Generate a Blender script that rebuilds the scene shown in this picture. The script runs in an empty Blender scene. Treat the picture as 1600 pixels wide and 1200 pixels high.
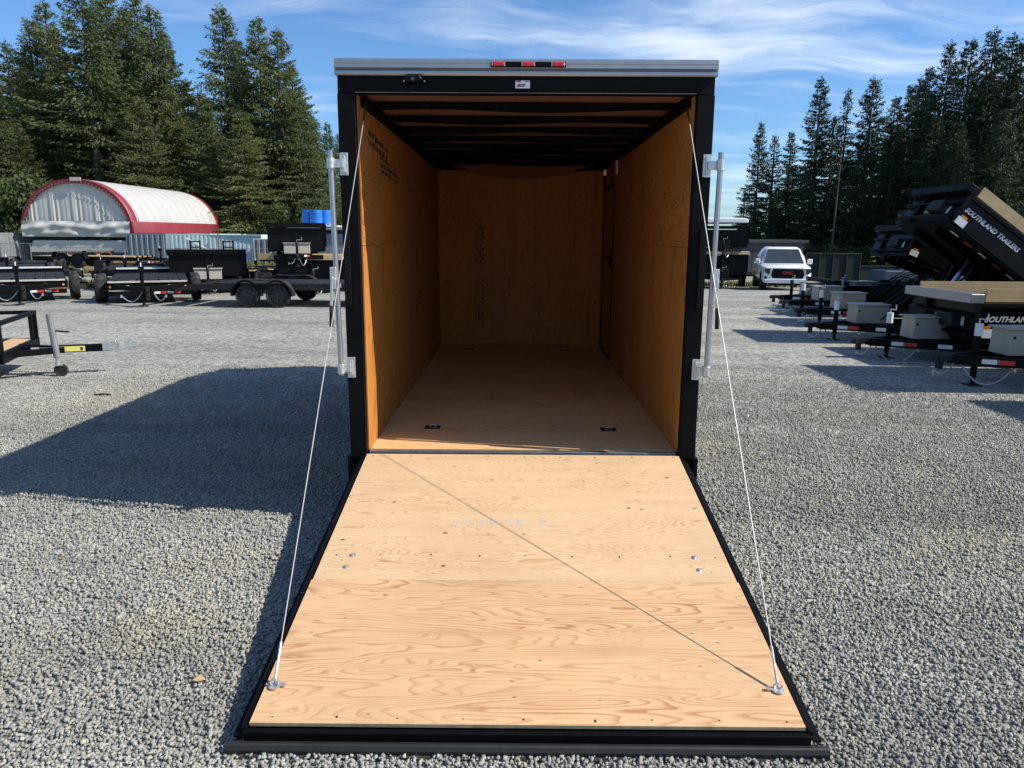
import bpy, math, random
import numpy as np
from mathutils import Vector, Matrix, Euler
R = math.radians
rnd = random.Random(7)
sc = bpy.context.scene
COL = sc.collection

# ------------------------------------------------------------ camera
PIT, YAW, ROL = -0.1985, -0.0043, 0.0058
fw = Vector((math.sin(YAW)*math.cos(PIT), math.cos(YAW)*math.cos(PIT), math.sin(PIT)))
rt = Vector((math.cos(YAW), -math.sin(YAW), 0)); up = rt.cross(fw)
rt2 = rt*math.cos(ROL)+up*math.sin(ROL); up2 = up*math.cos(ROL)-rt*math.sin(ROL)
cd = bpy.data.cameras.new('camera'); cam = bpy.data.objects.new('camera', cd); COL.objects.link(cam)
cam.matrix_world = Matrix(((rt2.x, up2.x, -fw.x, -.0535), (rt2.y, up2.y, -fw.y, -4.802), (rt2.z, up2.z, -fw.z, 1.905), (0, 0, 0, 1)))
cd.sensor_width = 36; cd.lens = 26.1; cd.clip_end = 2000; cd.clip_start = .05
sc.camera = cam

# ------------------------------------------------------------ sky, sun, exposure
SUN = Vector((1, -.18, .87)).normalized()
w = bpy.data.worlds.new('World'); sc.world = w; w.use_nodes = True
nt = w.node_tree; nt.nodes.clear()
class NT:
    """tiny node builder"""
    def __init__(s, t): s.t = t
    def n(s, typ, ins=None, **kw):
        nd = s.t.nodes.new(typ)
        for k, v in kw.items(): setattr(nd, k, v)
        for k, v in (ins or {}).items():
            sk = nd.inputs[k]
            if isinstance(v, bpy.types.NodeSocket): s.t.links.new(v, sk)
            else: sk.default_value = v
        return nd
    def m(s, op, a, b=0.0, c=0.0):
        return s.n('ShaderNodeMath', {0: a, 1: b, 2: c}, operation=op).outputs[0]
    def vm(s, op, a, b=(0, 0, 0)):
        return s.n('ShaderNodeVectorMath', {0: a, 1: b}, operation=op).outputs[0]
    def mix(s, f, a, b, bt='MIX'):
        nd = s.t.nodes.new('ShaderNodeMix'); nd.data_type = 'RGBA'; nd.blend_type = bt
        for i, v in ((0, f), (6, a), (7, b)):
            if isinstance(v, bpy.types.NodeSocket): s.t.links.new(v, nd.inputs[i])
            else: nd.inputs[i].default_value = v if i == 0 else (tuple(v)+(1,))[:4]
        return nd.outputs[2]
    def ramp(s, f, pts, interp='LINEAR'):
        nd = s.n('ShaderNodeValToRGB', {0: f}); cr = nd.color_ramp; cr.interpolation = interp
        while len(cr.elements) < len(pts): cr.elements.new(.5)
        for e, (p, c) in zip(cr.elements, pts):
            e.position = p; e.color = (c, c, c, 1) if isinstance(c, (int, float)) else (tuple(c)+(1,))[:4]
        return nd.outputs[0]
    def noise(s, vec, scale, detail=3, rough=.5, dist=0.0, out=0):
        return s.n('ShaderNodeTexNoise', {'Vector': vec, 'Scale': scale, 'Detail': detail, 'Roughness': rough, 'Distortion': dist}).outputs[out]
    def mapv(s, vec, loc=(0, 0, 0), rot=(0, 0, 0), scale=(1, 1, 1)):
        return s.n('ShaderNodeMapping', {'Vector': vec, 'Location': loc, 'Rotation': rot, 'Scale': scale}).outputs[0]
N = NT(nt)
sky = N.n('ShaderNodeTexSky', sky_type='NISHITA', sun_disc=False, sun_elevation=math.asin(SUN.z),
          sun_rotation=math.atan2(SUN.x, SUN.y), altitude=0, air_density=1.0, dust_density=.35, ozone_density=2.4)
tc = N.n('ShaderNodeTexCoord')
d = tc.outputs['Generated']
sep = N.n('ShaderNodeSeparateXYZ', {0: d})
z = N.m('MAXIMUM', sep.outputs[2], .02)
zz = N.m('ADD', z, .12)
cx = N.m('DIVIDE', sep.outputs[0], zz); cy = N.m('DIVIDE', sep.outputs[1], zz)
cv = N.n('ShaderNodeCombineXYZ', {0: cx, 1: cy, 2: 0.0}).outputs[0]
warp = N.noise(cv, 1.3, 3, .5, 0, 1)
cv2 = N.vm('ADD', cv, N.vm('MULTIPLY', N.vm('SUBTRACT', warp, (.5, .5, .5)), (.55, .55, .55)))
st = N.mapv(cv2, (0, 0, 0), (0, 0, R(58)), (.5, 2.3, 1))
fib = N.noise(st, 2.2, 8, .62, .3)
big = N.noise(N.mapv(cv, (3.1, 1.2, 0), (0, 0, R(58)), (.45, .9, 1)), 1.15, 3, .5)
# wind-drawn cirrus is thicker in the east (right) half of this sky
side = N.m('MULTIPLY', N.m('ADD', cx, .9), .10)
dens = N.m('ADD', N.m('ADD', N.m('MULTIPLY', big, .95), N.m('MULTIPLY', fib, .75)), N.m('MINIMUM', N.m('MAXIMUM', side, -.16), .10))
cl = N.ramp(N.m('SUBTRACT', dens, .38), [(0, 0), (.505, 0), (.62, .15), (.86, .76)])
dens2 = N.m('MULTIPLY', cl, 1.0)
lum = N.m('MULTIPLY', 1.0, 6.6)
skyc = N.mix(1.0, sky.outputs[0], (.74, 1.06, 1.40), 'MULTIPLY')
cloudc = N.mix(dens2, skyc, (9.6, 10.2, 11.0))
bg = N.n('ShaderNodeBackground', {'Color': cloudc, 'Strength': .078})
N.n('ShaderNodeOutputWorld', {'Surface': bg.outputs[0]})

sl = bpy.data.lights.new('sun', 'SUN'); sl.energy = 4.5; sl.angle = R(.53); sl.color = (1, .95, .87)
so = bpy.data.objects.new('sun', sl); COL.objects.link(so)
so.rotation_euler = SUN.to_track_quat('Z', 'Y').to_euler(); so.location = (30, -8, 30)
sc.view_settings.view_transform = 'Standard'; sc.view_settings.look = 'None'
sc.view_settings.exposure = .55; sc.view_settings.gamma = 1; sc.view_settings.use_curve_mapping = False
sc.render.engine = 'CYCLES'
sc.cycles.max_bounces = 8; sc.cycles.diffuse_bounces = 6; sc.cycles.glossy_bounces = 4
sc.cycles.use_denoising = True; sc.cycles.sample_clamp_indirect = 6

# ------------------------------------------------------------ materials
MATS = {}
def mat(name):
    m = bpy.data.materials.new(name); m.use_nodes = True
    t = m.node_tree; b = t.nodes['Principled BSDF']; MATS[name] = m
    return m, NT(t), b
def simple(name, col, rough=.5, metal=0.0, var=.12, scale=8, bump=0.0, bscale=60, spec=.5, dust=0.0):
    m, n, b = mat(name)
    co = n.n('ShaderNodeTexCoord').outputs['Object']
    f = n.noise(co, scale, 4, .6)
    f2 = n.ramp(f, [(.25, 1-var), (.75, 1+var)])
    c = n.mix(1.0, col, f2, 'MULTIPLY')
    if dust:
        dn = n.ramp(n.noise(co, scale*.6, 5, .7), [(.45, 0), (.75, dust)])
        c = n.mix(dn, c, (.33, .31, .28))
    m.node_tree.links.new(c, b.inputs['Base Color'])
    rr = n.ramp(f, [(.2, max(0, rough-.08)), (.8, min(1, rough+.1))])
    m.node_tree.links.new(rr, b.inputs['Roughness'])
    b.inputs['Metallic'].default_value = metal
    b.inputs['Specular IOR Level'].default_value = spec
    if bump:
        bn = n.n('ShaderNodeBump', {'Height': n.noise(co, bscale, 3, .6), 'Strength': bump, 'Distance': .004})
        m.node_tree.links.new(bn.outputs[0], b.inputs['Normal'])
    return m
BLACK = simple('black_powder_coat', (.004, .004, .0045), .5, 0, .2, 5, .1, 220, .10, .006)
BLACKG = simple('black_gloss_skin', (.0035, .0035, .0045), .35, 0, .15, 3, 0, 60, .16)
DARK = simple('worn_dark_steel', (.014, .0135, .013), .6, 0, .35, 9, .2, 90, .25, .10)
RUBBER = simple('rubber', (.014, .014, .014), .85, 0, .25, 14, .3, 160, .25, .22)
RIMM = simple('black_rim', (.02, .02, .022), .35)
ALU = simple('mill_aluminium', (.40, .40, .41), .36, .85, .06, 12, .08, 200)
ZINC = simple('zinc_plate', (.6, .6, .58), .42, .8, .2, 40)
WHITEP = simple('white_paint', (.8, .8, .8), .35, 0, .04, 2)
TRUCKW = simple('truck_white_paint', (.78, .78, .79), .18, 0, .03, 2)
CHROME = simple('chrome', (.7, .7, .7), .15, 1, .05)
GLASSD = simple('dark_glass', (.03, .04, .045), .06, 0, .1, 2, 0, 60, .9)
GREYB = simple('grey_toolbox_paint', (.42, .375, .30), .45, .1, .05, 3)
GREYD = simple('dim_grey_trim', (.10, .09, .08), .5)
RED = simple('red_reflector', (.55, .03, .02), .35)
WSTRIP = simple('white_reflector', (.75, .75, .73), .35)
AMBER = simple('amber_lens', (.75, .25, .02), .3)
REDL = simple('red_lamp_lens', (.62, .015, .02), .15, 0, .25, 60)
YEL = simple('yellow_sticker', (.78, .66, .18), .5)
INK = simple('faded_ink', (.24, .17, .11), .8)
INKB = simple('blue_grey_ink', (.42, .42, .40), .8)
INKD = simple('dark_brown_ink', (.045, .018, .008), .8)
TEXTW = simple('lettering_silver', (.62, .63, .64), .4)
DBOARD = simple('tan_side_board', (.52, .36, .18), .7, 0, .15, 5)
RUST = simple('rusty_steel', (.20, .09, .045), .85, 0, .45, 7, .3, 80)
LUMB = simple('weathered_lumber', (.42, .28, .15), .8, 0, .3, 6, .2, 60)
NEWL = simple('new_lumber', (.66, .45, .24), .7, 0, .15, 5)
TARPW = simple('white_tarp', (.43, .42, .39), .5, 0, .03, 1)
TARPG = simple('grey_tarp', (.58, .55, .50), .6, 0, .08, 1.2)
TARPB = simple('beige_tarp', (.52, .50, .45), .6, 0, .12, 1.0)
TARPR = simple('dark_red_tarp', (.22, .022, .032), .5, 0, .1, 1)
CONTB = simple('blue_grey_container_paint', (.17, .215, .245), .6, 0, .2, 1.5, 0, 60, .5, .25)
CONTL = simple('pale_blue_container_paint', (.45, .57, .58), .6, 0, .12, 1.5, 0, 60, .5, .15)
CONTG = simple('grey_container_paint', (.20, .21, .215), .6, 0, .25, 1.2, 0, 60, .5, .3)
CONTW = simple('cream_edge_paint', (.5, .47, .38), .6, 0, .2, 2)
BLUEP = simple('blue_plastic', (.02, .16, .55), .35)
REDP = simple('magenta_tarp', (.25, .03, .08), .5)
BLUET = simple('faded_blue_tarp', (.015, .03, .055), .5)
SHEDM = simple('grey_shed_siding', (.055, .055, .062), .7, 0, .15, 2)
SCREEN = simple('dark_green_screen_cloth', (.004, .014, .015), .9, 0, .2, 3)
GALV = simple('galvanised_wire', (.3, .3, .3), .5, .6, .1)
BARK = simple('conifer_bark', (.075, .06, .048), .95, 0, .4, 4, .6, 12)
VINYL = simple('roof_bow_black', (.003, .003, .004), .7, 0, .1, 4, 0, 60, .1)
ROOFIN = simple('bare_roof_skin', (.40, .20, .14), .35, .45, .1, 3)

def plywood(name, base, dark, axis=0, off=(0, 0, 0), ring=9.0, contrast=.55, knots=.5, across=3.2, patch=.3, along=.55):
    """flat-sawn veneer: contour lines of a stretched height field, knots, tinted patches"""
    m, n, b = mat(name)
    co = n.n('ShaderNodeTexCoord').outputs['Object']
    s = [across]*3; s[axis] = along
    p = n.mapv(co, off, (0, 0, 0), s)
    sk = [4.2]*3; sk[axis] = 3.0
    kc = n.mapv(co, off, (0, 0, 0), sk)
    vor = n.n('ShaderNodeTexVoronoi', {'Vector': kc, 'Scale': 1.6, 'Randomness': 1.0}, feature='F1')
    kd = vor.outputs['Distance']
    kw = n.m('POWER', 2.718, n.m('MULTIPLY', kd, -9.0))
    h = n.noise(p, 1.0, 2, .45, .25)
    h2 = n.m('ADD', h, n.m('MULTIPLY', kw, .055*knots*2))
    sepc = n.n('ShaderNodeSeparateXYZ', {0: p})
    ac = n.m('ADD', sepc.outputs[1 if axis != 1 else 2], sepc.outputs[2 if axis == 0 else 0]) if axis != 2 else n.m('ADD', sepc.outputs[0], sepc.outputs[1])
    ph = n.m('ADD', n.m('MULTIPLY', h2, ring*2.6), n.m('MULTIPLY', ac, ring*.35))
    wob = n.m('MULTIPLY', n.noise(n.mapv(co, off, (0, 0, 0), [9*v for v in s]), 1.0, 3, .6), .5)
    fr = n.m('FRACT', n.m('ADD', ph, wob))
    line = n.ramp(fr, [(0, .35), (.06, 0), (.62, .12), (.86, .75), (.96, 1), (1, .35)])
    # late-wood strength drifts over the sheet
    amp = n.ramp(n.noise(n.mapv(co, off, (0, 0, 0), [1.2*v for v in s]), .9, 2, .5), [(.3, .25), (.7, 1)])
    line = n.m('MULTIPLY', n.m('MULTIPLY', line, amp), contrast)
    sf = [170]*3; sf[axis] = 5
    fine = n.noise(n.mapv(co, off, (0, 0, 0), sf), 1.0, 3, .6)
    c = n.mix(line, base, dark)
    pt = n.ramp(n.noise(n.mapv(co, (5, 3, 1), (0, 0, 0), [v*1.1 for v in s]), 1.5, 2, .5), [(.56, 0), (.72, patch)])
    c = n.mix(pt, c, tuple(.5*(a+q) for a, q in zip(base, dark)))
    c = n.mix(1.0, c, n.ramp(fine, [(.25, .90), (.75, 1.08)]), 'MULTIPLY')
    big = n.noise(co, .9, 2, .5)
    c = n.mix(1.0, c, n.ramp(big, [(.3, .93), (.7, 1.06)]), 'MULTIPLY')
    # pin knots
    sk2 = [17]*3; sk2[axis] = 9
    v2 = n.n('ShaderNodeTexVoronoi', {'Vector': n.mapv(co, off, (0, 0, 0), sk2), 'Scale': 1.0}, feature='F1')
    pick = n.m('GREATER_THAN', n.n('ShaderNodeSeparateColor', {0: v2.outputs['Color']}).outputs[0], 1-.42*knots)
    k2 = n.m('MULTIPLY', n.ramp(v2.outputs['Distance'], [(.03, 1), (.11, 0)]), pick)
    k1 = n.ramp(kd, [(.018, .95), (.05, .35), (.085, 0)])
    k = n.m('MAXIMUM', n.m('MULTIPLY', k2, .75), n.m('MULTIPLY', k1, knots))
    c = n.mix(k, c, tuple(v*.42 for v in dark))
    du = n.m('MULTIPLY', n.ramp(n.noise(co, 2.3, 6, .72), [(.50, 0), (.75, .22)]), n.ramp(n.noise(co, 45, 3, .7), [(.3, .4), (.7, 1)]))
    c = n.mix(du, c, tuple(v*.62+.02 for v in dark))
    m.node_tree.links.new(c, b.inputs['Base Color'])
    b.inputs['Roughness'].default_value = .62
    b.inputs['Specular IOR Level'].default_value = .35
    bn = n.n('ShaderNodeBump', {'Height': n.m('ADD', fine, n.m('MULTIPLY', line, -.6)), 'Strength': .12, 'Distance': .002})
    m.node_tree.links.new(bn.outputs[0], b.inputs['Normal'])
    return m
PLY_R1 = plywood('ramp_plywood_fine', (.66, .45, .255), (.40, .20, .085), 0, (0, 0, 0), 16, 1.0, 1.8, 8.5, .25, .8)
PLY_R2 = plywood('ramp_plywood_bold', (.65, .41, .215), (.38, .15, .055), 0, (7.3, 2.2, 4), 9, 1.0, .7, 6.2, .5, .75)
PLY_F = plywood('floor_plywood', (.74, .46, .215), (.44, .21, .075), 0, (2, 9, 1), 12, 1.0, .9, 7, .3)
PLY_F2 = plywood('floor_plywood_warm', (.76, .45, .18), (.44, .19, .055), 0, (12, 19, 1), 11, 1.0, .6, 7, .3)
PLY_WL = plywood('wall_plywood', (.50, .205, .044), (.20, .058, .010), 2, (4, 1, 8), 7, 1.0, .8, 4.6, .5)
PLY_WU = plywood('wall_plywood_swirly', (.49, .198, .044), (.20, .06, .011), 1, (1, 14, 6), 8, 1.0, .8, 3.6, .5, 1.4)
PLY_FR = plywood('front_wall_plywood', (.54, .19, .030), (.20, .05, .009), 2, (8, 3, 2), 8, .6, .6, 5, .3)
PLYEDGE = simple('plywood_edge', (.50, .36, .20), .8, 0, .3, 30)
DECKW = plywood('deck_plank_wood', (.62, .40, .20), (.40, .22, .10), 0, (3, 3, 3), 6, .4, .5, 8, .2)
DECKG = plywood('grey_deck_plank_wood', (.20, .165, .13), (.10, .075, .05), 0, (5, 3, 3), 6, .4, .5, 8, .2)

def foliage(name, c1, c2, c3):
    m, n, b = mat(name)
    g = n.n('ShaderNodeNewGeometry')
    oi = n.n('ShaderNodeObjectInfo')
    co = n.n('ShaderNodeTexCoord').outputs['Object']
    f = n.noise(co, .55, 3, .6)
    c = n.mix(n.ramp(f, [(.35, 0), (.65, 1)]), c1, c2)
    c = n.mix(n.m('MULTIPLY', g.outputs['Random Per Island'], .55), c, c3)
    c = n.mix(1.0, c, n.ramp(oi.outputs['Random'], [(0, (.82, .86, .86)), (1, (1.18, 1.1, 1.0))]), 'MULTIPLY')
    m.node_tree.links.new(c, b.inputs['Base Color'])
    b.inputs['Roughness'].default_value = .65
    b.inputs['Specular IOR Level'].default_value = .25
    tr = n.n('ShaderNodeBsdfTranslucent', {'Color': c})
    mx = n.n('ShaderNodeMixShader', {0: .22, 1: b.outputs[0], 2: tr.outputs[0]})
    m.node_tree.links.new(mx.outputs[0], m.node_tree.nodes['Material Output'].inputs[0])
    return m
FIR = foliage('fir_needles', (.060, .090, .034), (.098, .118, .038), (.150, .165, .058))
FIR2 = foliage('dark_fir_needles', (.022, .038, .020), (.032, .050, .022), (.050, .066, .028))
LEAF = foliage('broad_leaves', (.042, .065, .020), (.060, .085, .024), (.085, .105, .035))
GRASSM = foliage('yellow_green_grass', (.14, .17, .04), (.20, .20, .06), (.26, .24, .09))

def spots(n, co, c):
    """tan dust patches, pale lanes and wear that belong to the yard surface"""
    wv = n.vm('ADD', co, n.vm('MULTIPLY', n.noise(co, 3, 4, .6, 0, 1), (.5, .5, 0)))
    for (x, y, r, k) in ((-1.75, -1.45, .30, .75), (1.70, 1.90, .32, .6), (-2.6, -2.1, .5, .5), (3.4, 1.2, .5, .35), (-4.6, 3.9, .9, .45), (2.9, -.4, .45, .3), (-1.9, -.75, .35, .4)):
        dd = n.n('ShaderNodeVectorMath', {0: wv, 1: (x+.25, y+.25, 0)}, operation='DISTANCE').outputs[1]
        c = n.mix(n.ramp(n.m('DIVIDE', dd, r*2), [(0, k*.5), (.3, k*.28), (.6, 0)]), c, (.40, .34, .21))
    ln = n.ramp(n.noise(n.mapv(co, (0, 0, 0), (0, 0, R(14)), (.10, .75, 1)), 1.0, 4, .6), [(.36, .82), (.5, 1.0), (.64, 1.16)])
    return n.mix(1.0, c, ln, 'MULTIPLY')
def gravel_ground():
    m, n, b = mat('crushed_gravel')
    co = n.n('ShaderNodeTexCoord').outputs['Object']
    wv = n.vm('ADD', co, n.vm('MULTIPLY', n.noise(co, 30, 2, .5, 0, 1), (.012, .012, .012)))
    v = n.n('ShaderNodeTexVoronoi', {'Vector': wv, 'Scale': 36.0}, feature='F1')
    r = n.n('ShaderNodeSeparateColor', {0: v.outputs['Color']})
    v3 = n.n('ShaderNodeTexVoronoi', {'Vector': wv, 'Scale': 17.0}, feature='F1')
    r3 = n.n('ShaderNodeSeparateColor', {0: v3.outputs['Color']})
    g = n.ramp(r.outputs[0], [(0, (.09, .09, .085)), (.35, (.225, .223, .20)), (.7, (.35, .343, .30)), (1, (.53, .515, .44))])
    g = n.mix(.45, g, n.ramp(r3.outputs[1], [(0, (.11, .11, .105)), (.5, (.27, .265, .24)), (1, (.47, .46, .40))]))
    yl = n.m('MULTIPLY', n.ramp(n.noise(co, .55, 4, .6), [(.45, 0), (.7, .75)]), n.ramp(r.outputs[1], [(.3, .1), (.8, .9)]))
    g = n.mix(yl, g, (.37, .33, .225))
    # old tyre lanes: cooler, slightly darker strips, and broad pale dusty areas
    lane = n.ramp(n.noise(n.mapv(co, (0, 0, 0), (0, 0, R(-12)), (.12, .9, 1)), 1.0, 4, .55), [(.35, .88), (.65, 1.12)])
    g = n.mix(1.0, g, lane, 'MULTIPLY')
    g = n.mix(1.0, g, n.ramp(n.noise(co, 2.2, 5, .65), [(.3, .88), (.7, 1.10)]), 'MULTIPLY')
    g = spots(n, co, g)
    # grassy verge past the yard
    sp = n.n('ShaderNodeSeparateXYZ', {0: co})
    edge = n.m('ADD', sp.outputs[1], n.m('MULTIPLY', n.noise(co, .25, 4, .6), 9.0))
    ge = n.ramp(n.m('DIVIDE', n.m('SUBTRACT', edge, 46.0), 8.0), [(0, 0), (1, 1)])
    soil = n.mix(n.noise(co, 6, 4, .7), (.07, .09, .03), (.17, .16, .07))
    g = n.mix(ge, g, soil)
    m.node_tree.links.new(g, b.inputs['Base Color'])
    b.inputs['Roughness'].default_value = .95
    b.inputs['Specular IOR Level'].default_value = .2
    h = n.m('MULTIPLY', n.ramp(v.outputs['Distance'], [(0, 1), (.7, 0)]), n.ramp(r.outputs[2], [(0, .35), (1, 1)]))
    bn = n.n('ShaderNodeBump', {'Height': h, 'Strength': 1.0, 'Distance': .013})
    m.node_tree.links.new(bn.outputs[0], b.inputs['Normal'])
    return m
GRAVEL = gravel_ground()
def stone_mat():
    m, n, b = mat('gravel_stone')
    g = n.n('ShaderNodeNewGeometry'); co = n.n('ShaderNodeTexCoord').outputs['Object']
    ri = g.outputs['Random Per Island']
    c = n.ramp(ri, [(0, (.22, .22, .20)), (.35, (.275, .272, .245)), (.7, (.335, .33, .293)), (.94, (.40, .39, .335)), (.97, (.43, .385, .28)), (1, (.33, .28, .19))])
    yl = n.m('MULTIPLY', n.ramp(n.noise(co, .55, 4, .6), [(.45, 0), (.7, .7)]), n.ramp(n.m('FRACT', n.m('MULTIPLY', ri, 17.3)), [(.4, 0), (.8, .8)]))
    c = n.mix(yl, c, (.33, .29, .19))
    c = n.mix(1.0, c, n.ramp(n.noise(co, 90, 3, .6), [(.3, .85), (.7, 1.12)]), 'MULTIPLY')
    c = n.mix(1.0, c, n.ramp(n.noise(co, 2.2, 5, .65), [(.3, .88), (.7, 1.10)]), 'MULTIPLY')
    c = spots(n, co, c)
    m.node_tree.links.new(c, b.inputs['Base Color']); b.inputs['Roughness'].default_value = .9
    b.inputs['Specular IOR Level'].default_value = .25
    return m
STONE = stone_mat()

# ------------------------------------------------------------ mesh helpers
class MB:
    def __init__(s): s.v = []; s.f = []
    def add(s, vs, fs):
        o = len(s.v); s.v += [tuple(v) for v in vs]; s.f += [tuple(i+o for i in f) for f in fs]; return s
    def box(s, c, d, rot=None, tap=None):
        hx, hy, hz = d[0]/2, d[1]/2, d[2]/2
        vs = [Vector((x*hx, y*hy, zz_*hz)) for zz_ in (-1, 1) for y in (-1, 1) for x in (-1, 1)]
        if rot: M = Euler(rot).to_matrix(); vs = [M @ v for v in vs]
        c = Vector(c)
        return s.add([v+c for v in vs], [(0, 2, 3, 1), (4, 5, 7, 6), (0, 1, 5, 4), (2, 6, 7, 3), (0, 4, 6, 2), (1, 3, 7, 5)])
    def bar(s, p, q, w_, h_, upv=(0, 0, 1)):
        p, q = Vector(p), Vector(q); a = (q-p).normalized(); u = Vector(upv)
        if abs(a.dot(u)) > .98: u = Vector((0, 1, 0))
        sd = a.cross(u).normalized(); u = sd.cross(a)
        vs = [b_+sd*(x*w_/2)+u*(y*h_/2) for b_ in (p, q) for x, y in ((-1, -1), (1, -1), (1, 1), (-1, 1))]
        return s.add(vs, [(3, 2, 1, 0), (4, 5, 6, 7), (0, 1, 5, 4), (1, 2, 6, 5), (2, 3, 7, 6), (3, 0, 4, 7)])
    def cyl(s, p, q, r, n=12, r2=None, cap=True):
        r2 = r if r2 is None else r2
        p, q = Vector(p), Vector(q); a = (q-p).normalized()
        u = Vector((0, 0, 1)) if abs(a.z) < .9 else Vector((1, 0, 0))
        x = a.cross(u).normalized(); y = a.cross(x)
        vs = []
        for c, rr in ((p, r), (q, r2)):
            for i in range(n):
                t = 2*math.pi*i/n; vs.append(c+x*math.cos(t)*rr+y*math.sin(t)*rr)
        fs = [(i, (i+1) % n, n+(i+1) % n, n+i) for i in range(n)]
        if cap: fs += [tuple(range(n))[::-1], tuple(range(n, 2*n))]
        return s.add(vs, fs)
    def tube(s, path, r, n=6):
        for a, b_ in zip(path[:-1], path[1:]): s.cyl(a, b_, r, n)
        return s
    def prism(s, poly, axis, a, b_):
        """poly in the two other axes (in xyz order) extruded along axis from a to b"""
        n = len(poly); vs = []
        for t in (a, b_):
            for (u, v) in poly:
                vs.append({0: (t, u, v), 1: (u, t, v), 2: (u, v, t)}[axis])
        fs = [(i, (i+1) % n, n+(i+1) % n, n+i) for i in range(n)]+[tuple(range(n))[::-1], tuple(range(n, 2*n))]
        return s.add(vs, fs)
    def ring(s, c, axis, ro, ri, w_, n=24):
        """tyre: lathe around axis with rounded shoulder"""
        prof = [(ri, -w_/2*.8), (ro*.93, -w_/2), (ro, -w_/2*.72), (ro, w_/2*.72), (ro*.93, w_/2), (ri, w_/2*.8)]
        k = len(prof); vs = []
        for i in range(n):
            t = 2*math.pi*i/n
            for r_, o_ in prof:
                a_, b_ = r_*math.cos(t), r_*math.sin(t)
                v = {0: (o_, a_, b_), 1: (a_, o_, b_), 2: (a_, b_, o_)}[axis]
                vs.append((v[0]+c[0], v[1]+c[1], v[2]+c[2]))
        fs = []
        for i in range(n):
            j = (i+1) % n
            for q in range(k): fs.append((i*k+q, i*k+(q+1) % k, j*k+(q+1) % k, j*k+q))
        return s.add(vs, fs)
    def build(s, name, m, parent=None, loc=None, smooth=False, bevel=0.0, label=None, rot=None):
        me = bpy.data.meshes.new(name); me.from_pydata(s.v, [], s.f); me.materials.append(m)
        bm_fix(me, bevel)
        if smooth:
            for p in me.polygons: p.use_smooth = True
            try: me.set_sharp_from_angle(angle=R(40))
            except Exception: pass
        o = bpy.data.objects.new(name, me); COL.objects.link(o)
        if parent: o.parent = parent
        if loc: o.location = loc
        if rot: o.rotation_euler = rot
        if label: o['label'] = label
        return o
def bm_fix(me, bevel):
    import bmesh
    bm = bmesh.new(); bm.from_mesh(me)
    bmesh.ops.recalc_face_normals(bm, faces=bm.faces[:])
    if bevel: bmesh.ops.bevel(bm, geom=bm.edges[:], offset=bevel, segments=1, affect='EDGES', clamp_overlap=True)
    bm.to_mesh(me); bm.free()
def raw_mesh(name, v, f, m):
    v = np.asarray(v, dtype=np.float32).reshape(-1, 3); f = np.asarray(f, dtype=np.int32)
    k = f.shape[1]; me = bpy.data.meshes.new(name)
    me.vertices.add(len(v)); me.vertices.foreach_set('co', v.ravel())
    me.loops.add(f.size); me.loops.foreach_set('vertex_index', f.ravel())
    me.polygons.add(len(f)); me.polygons.foreach_set('loop_start', np.arange(0, f.size, k, dtype=np.int32))
    me.update(calc_edges=True); me.materials.append(m); return me
def thing(name, label, cat, loc=(0, 0, 0), rz=0.0, group=None):
    o = bpy.data.objects.new(name, None); COL.objects.link(o); o.location = loc; o.rotation_euler = (0, 0, rz)
    o.empty_display_size = .2
    o['label'] = label; o['category'] = cat
    if group: o['group'] = group
    return o
def tag(o, label, cat, group=None):
    o['label'] = label; o['category'] = cat
    if group: o['group'] = group
    return o
def text(body, size, m, parent, loc, rot, name='lettering', shear=0.0, depth=.003, bold=.0, sx=1.0):
    cu = bpy.data.curves.new('t', 'FONT'); cu.body = body; cu.size = size; cu.shear = shear
    cu.extrude = depth; cu.offset = bold; cu.resolution_u = 2
    to = bpy.data.objects.new('t', cu); COL.objects.link(to)
    dg = bpy.context.evaluated_depsgraph_get(); dg.update()
    me = bpy.data.meshes.new_from_object(to.evaluated_get(dg))
    bpy.data.objects.remove(to); bpy.data.curves.remove(cu)
    me.materials.clear(); me.materials.append(m)
    o = bpy.data.objects.new(name, me); COL.objects.link(o); o.parent = parent
    o.location = loc; o.rotation_euler = rot; o.scale = (sx, 1, 1)
    return o
def ground_z(x, y):
    t = min(1, max(0, (y-15)/25)); return -.78*t*t*(3-2*t)

# ------------------------------------------------------------ setting: ground
def build_ground():
    xs = np.concatenate([np.linspace(-400, -60, 12), np.linspace(-50, 50, 60), np.linspace(60, 400, 12)])
    ys = np.concatenate([np.linspace(-120, -12, 8), np.linspace(-10, 60, 90), np.linspace(70, 600, 12)])
    X, Yy = np.meshgrid(xs, ys); t = np.clip((Yy-15)/25, 0, 1); Z = -.78*t*t*(3-2*t)
    Z = Z + .012*np.sin(X*.9+Yy*.4)*np.clip((np.abs(X)-2)/4, 0, 1)
    v = np.stack([X, Yy, Z], -1).reshape(-1, 3); nx = len(xs)
    i = np.arange(len(ys)-1)[:, None]*nx+np.arange(nx-1)[None]; i = i.ravel()
    me = raw_mesh('ground', v, np.stack([i, i+1, i+nx+1, i+nx], -1), GRAVEL)
    o = bpy.data.objects.new('ground', me); COL.objects.link(o); o['kind'] = 'structure'
build_ground()
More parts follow.
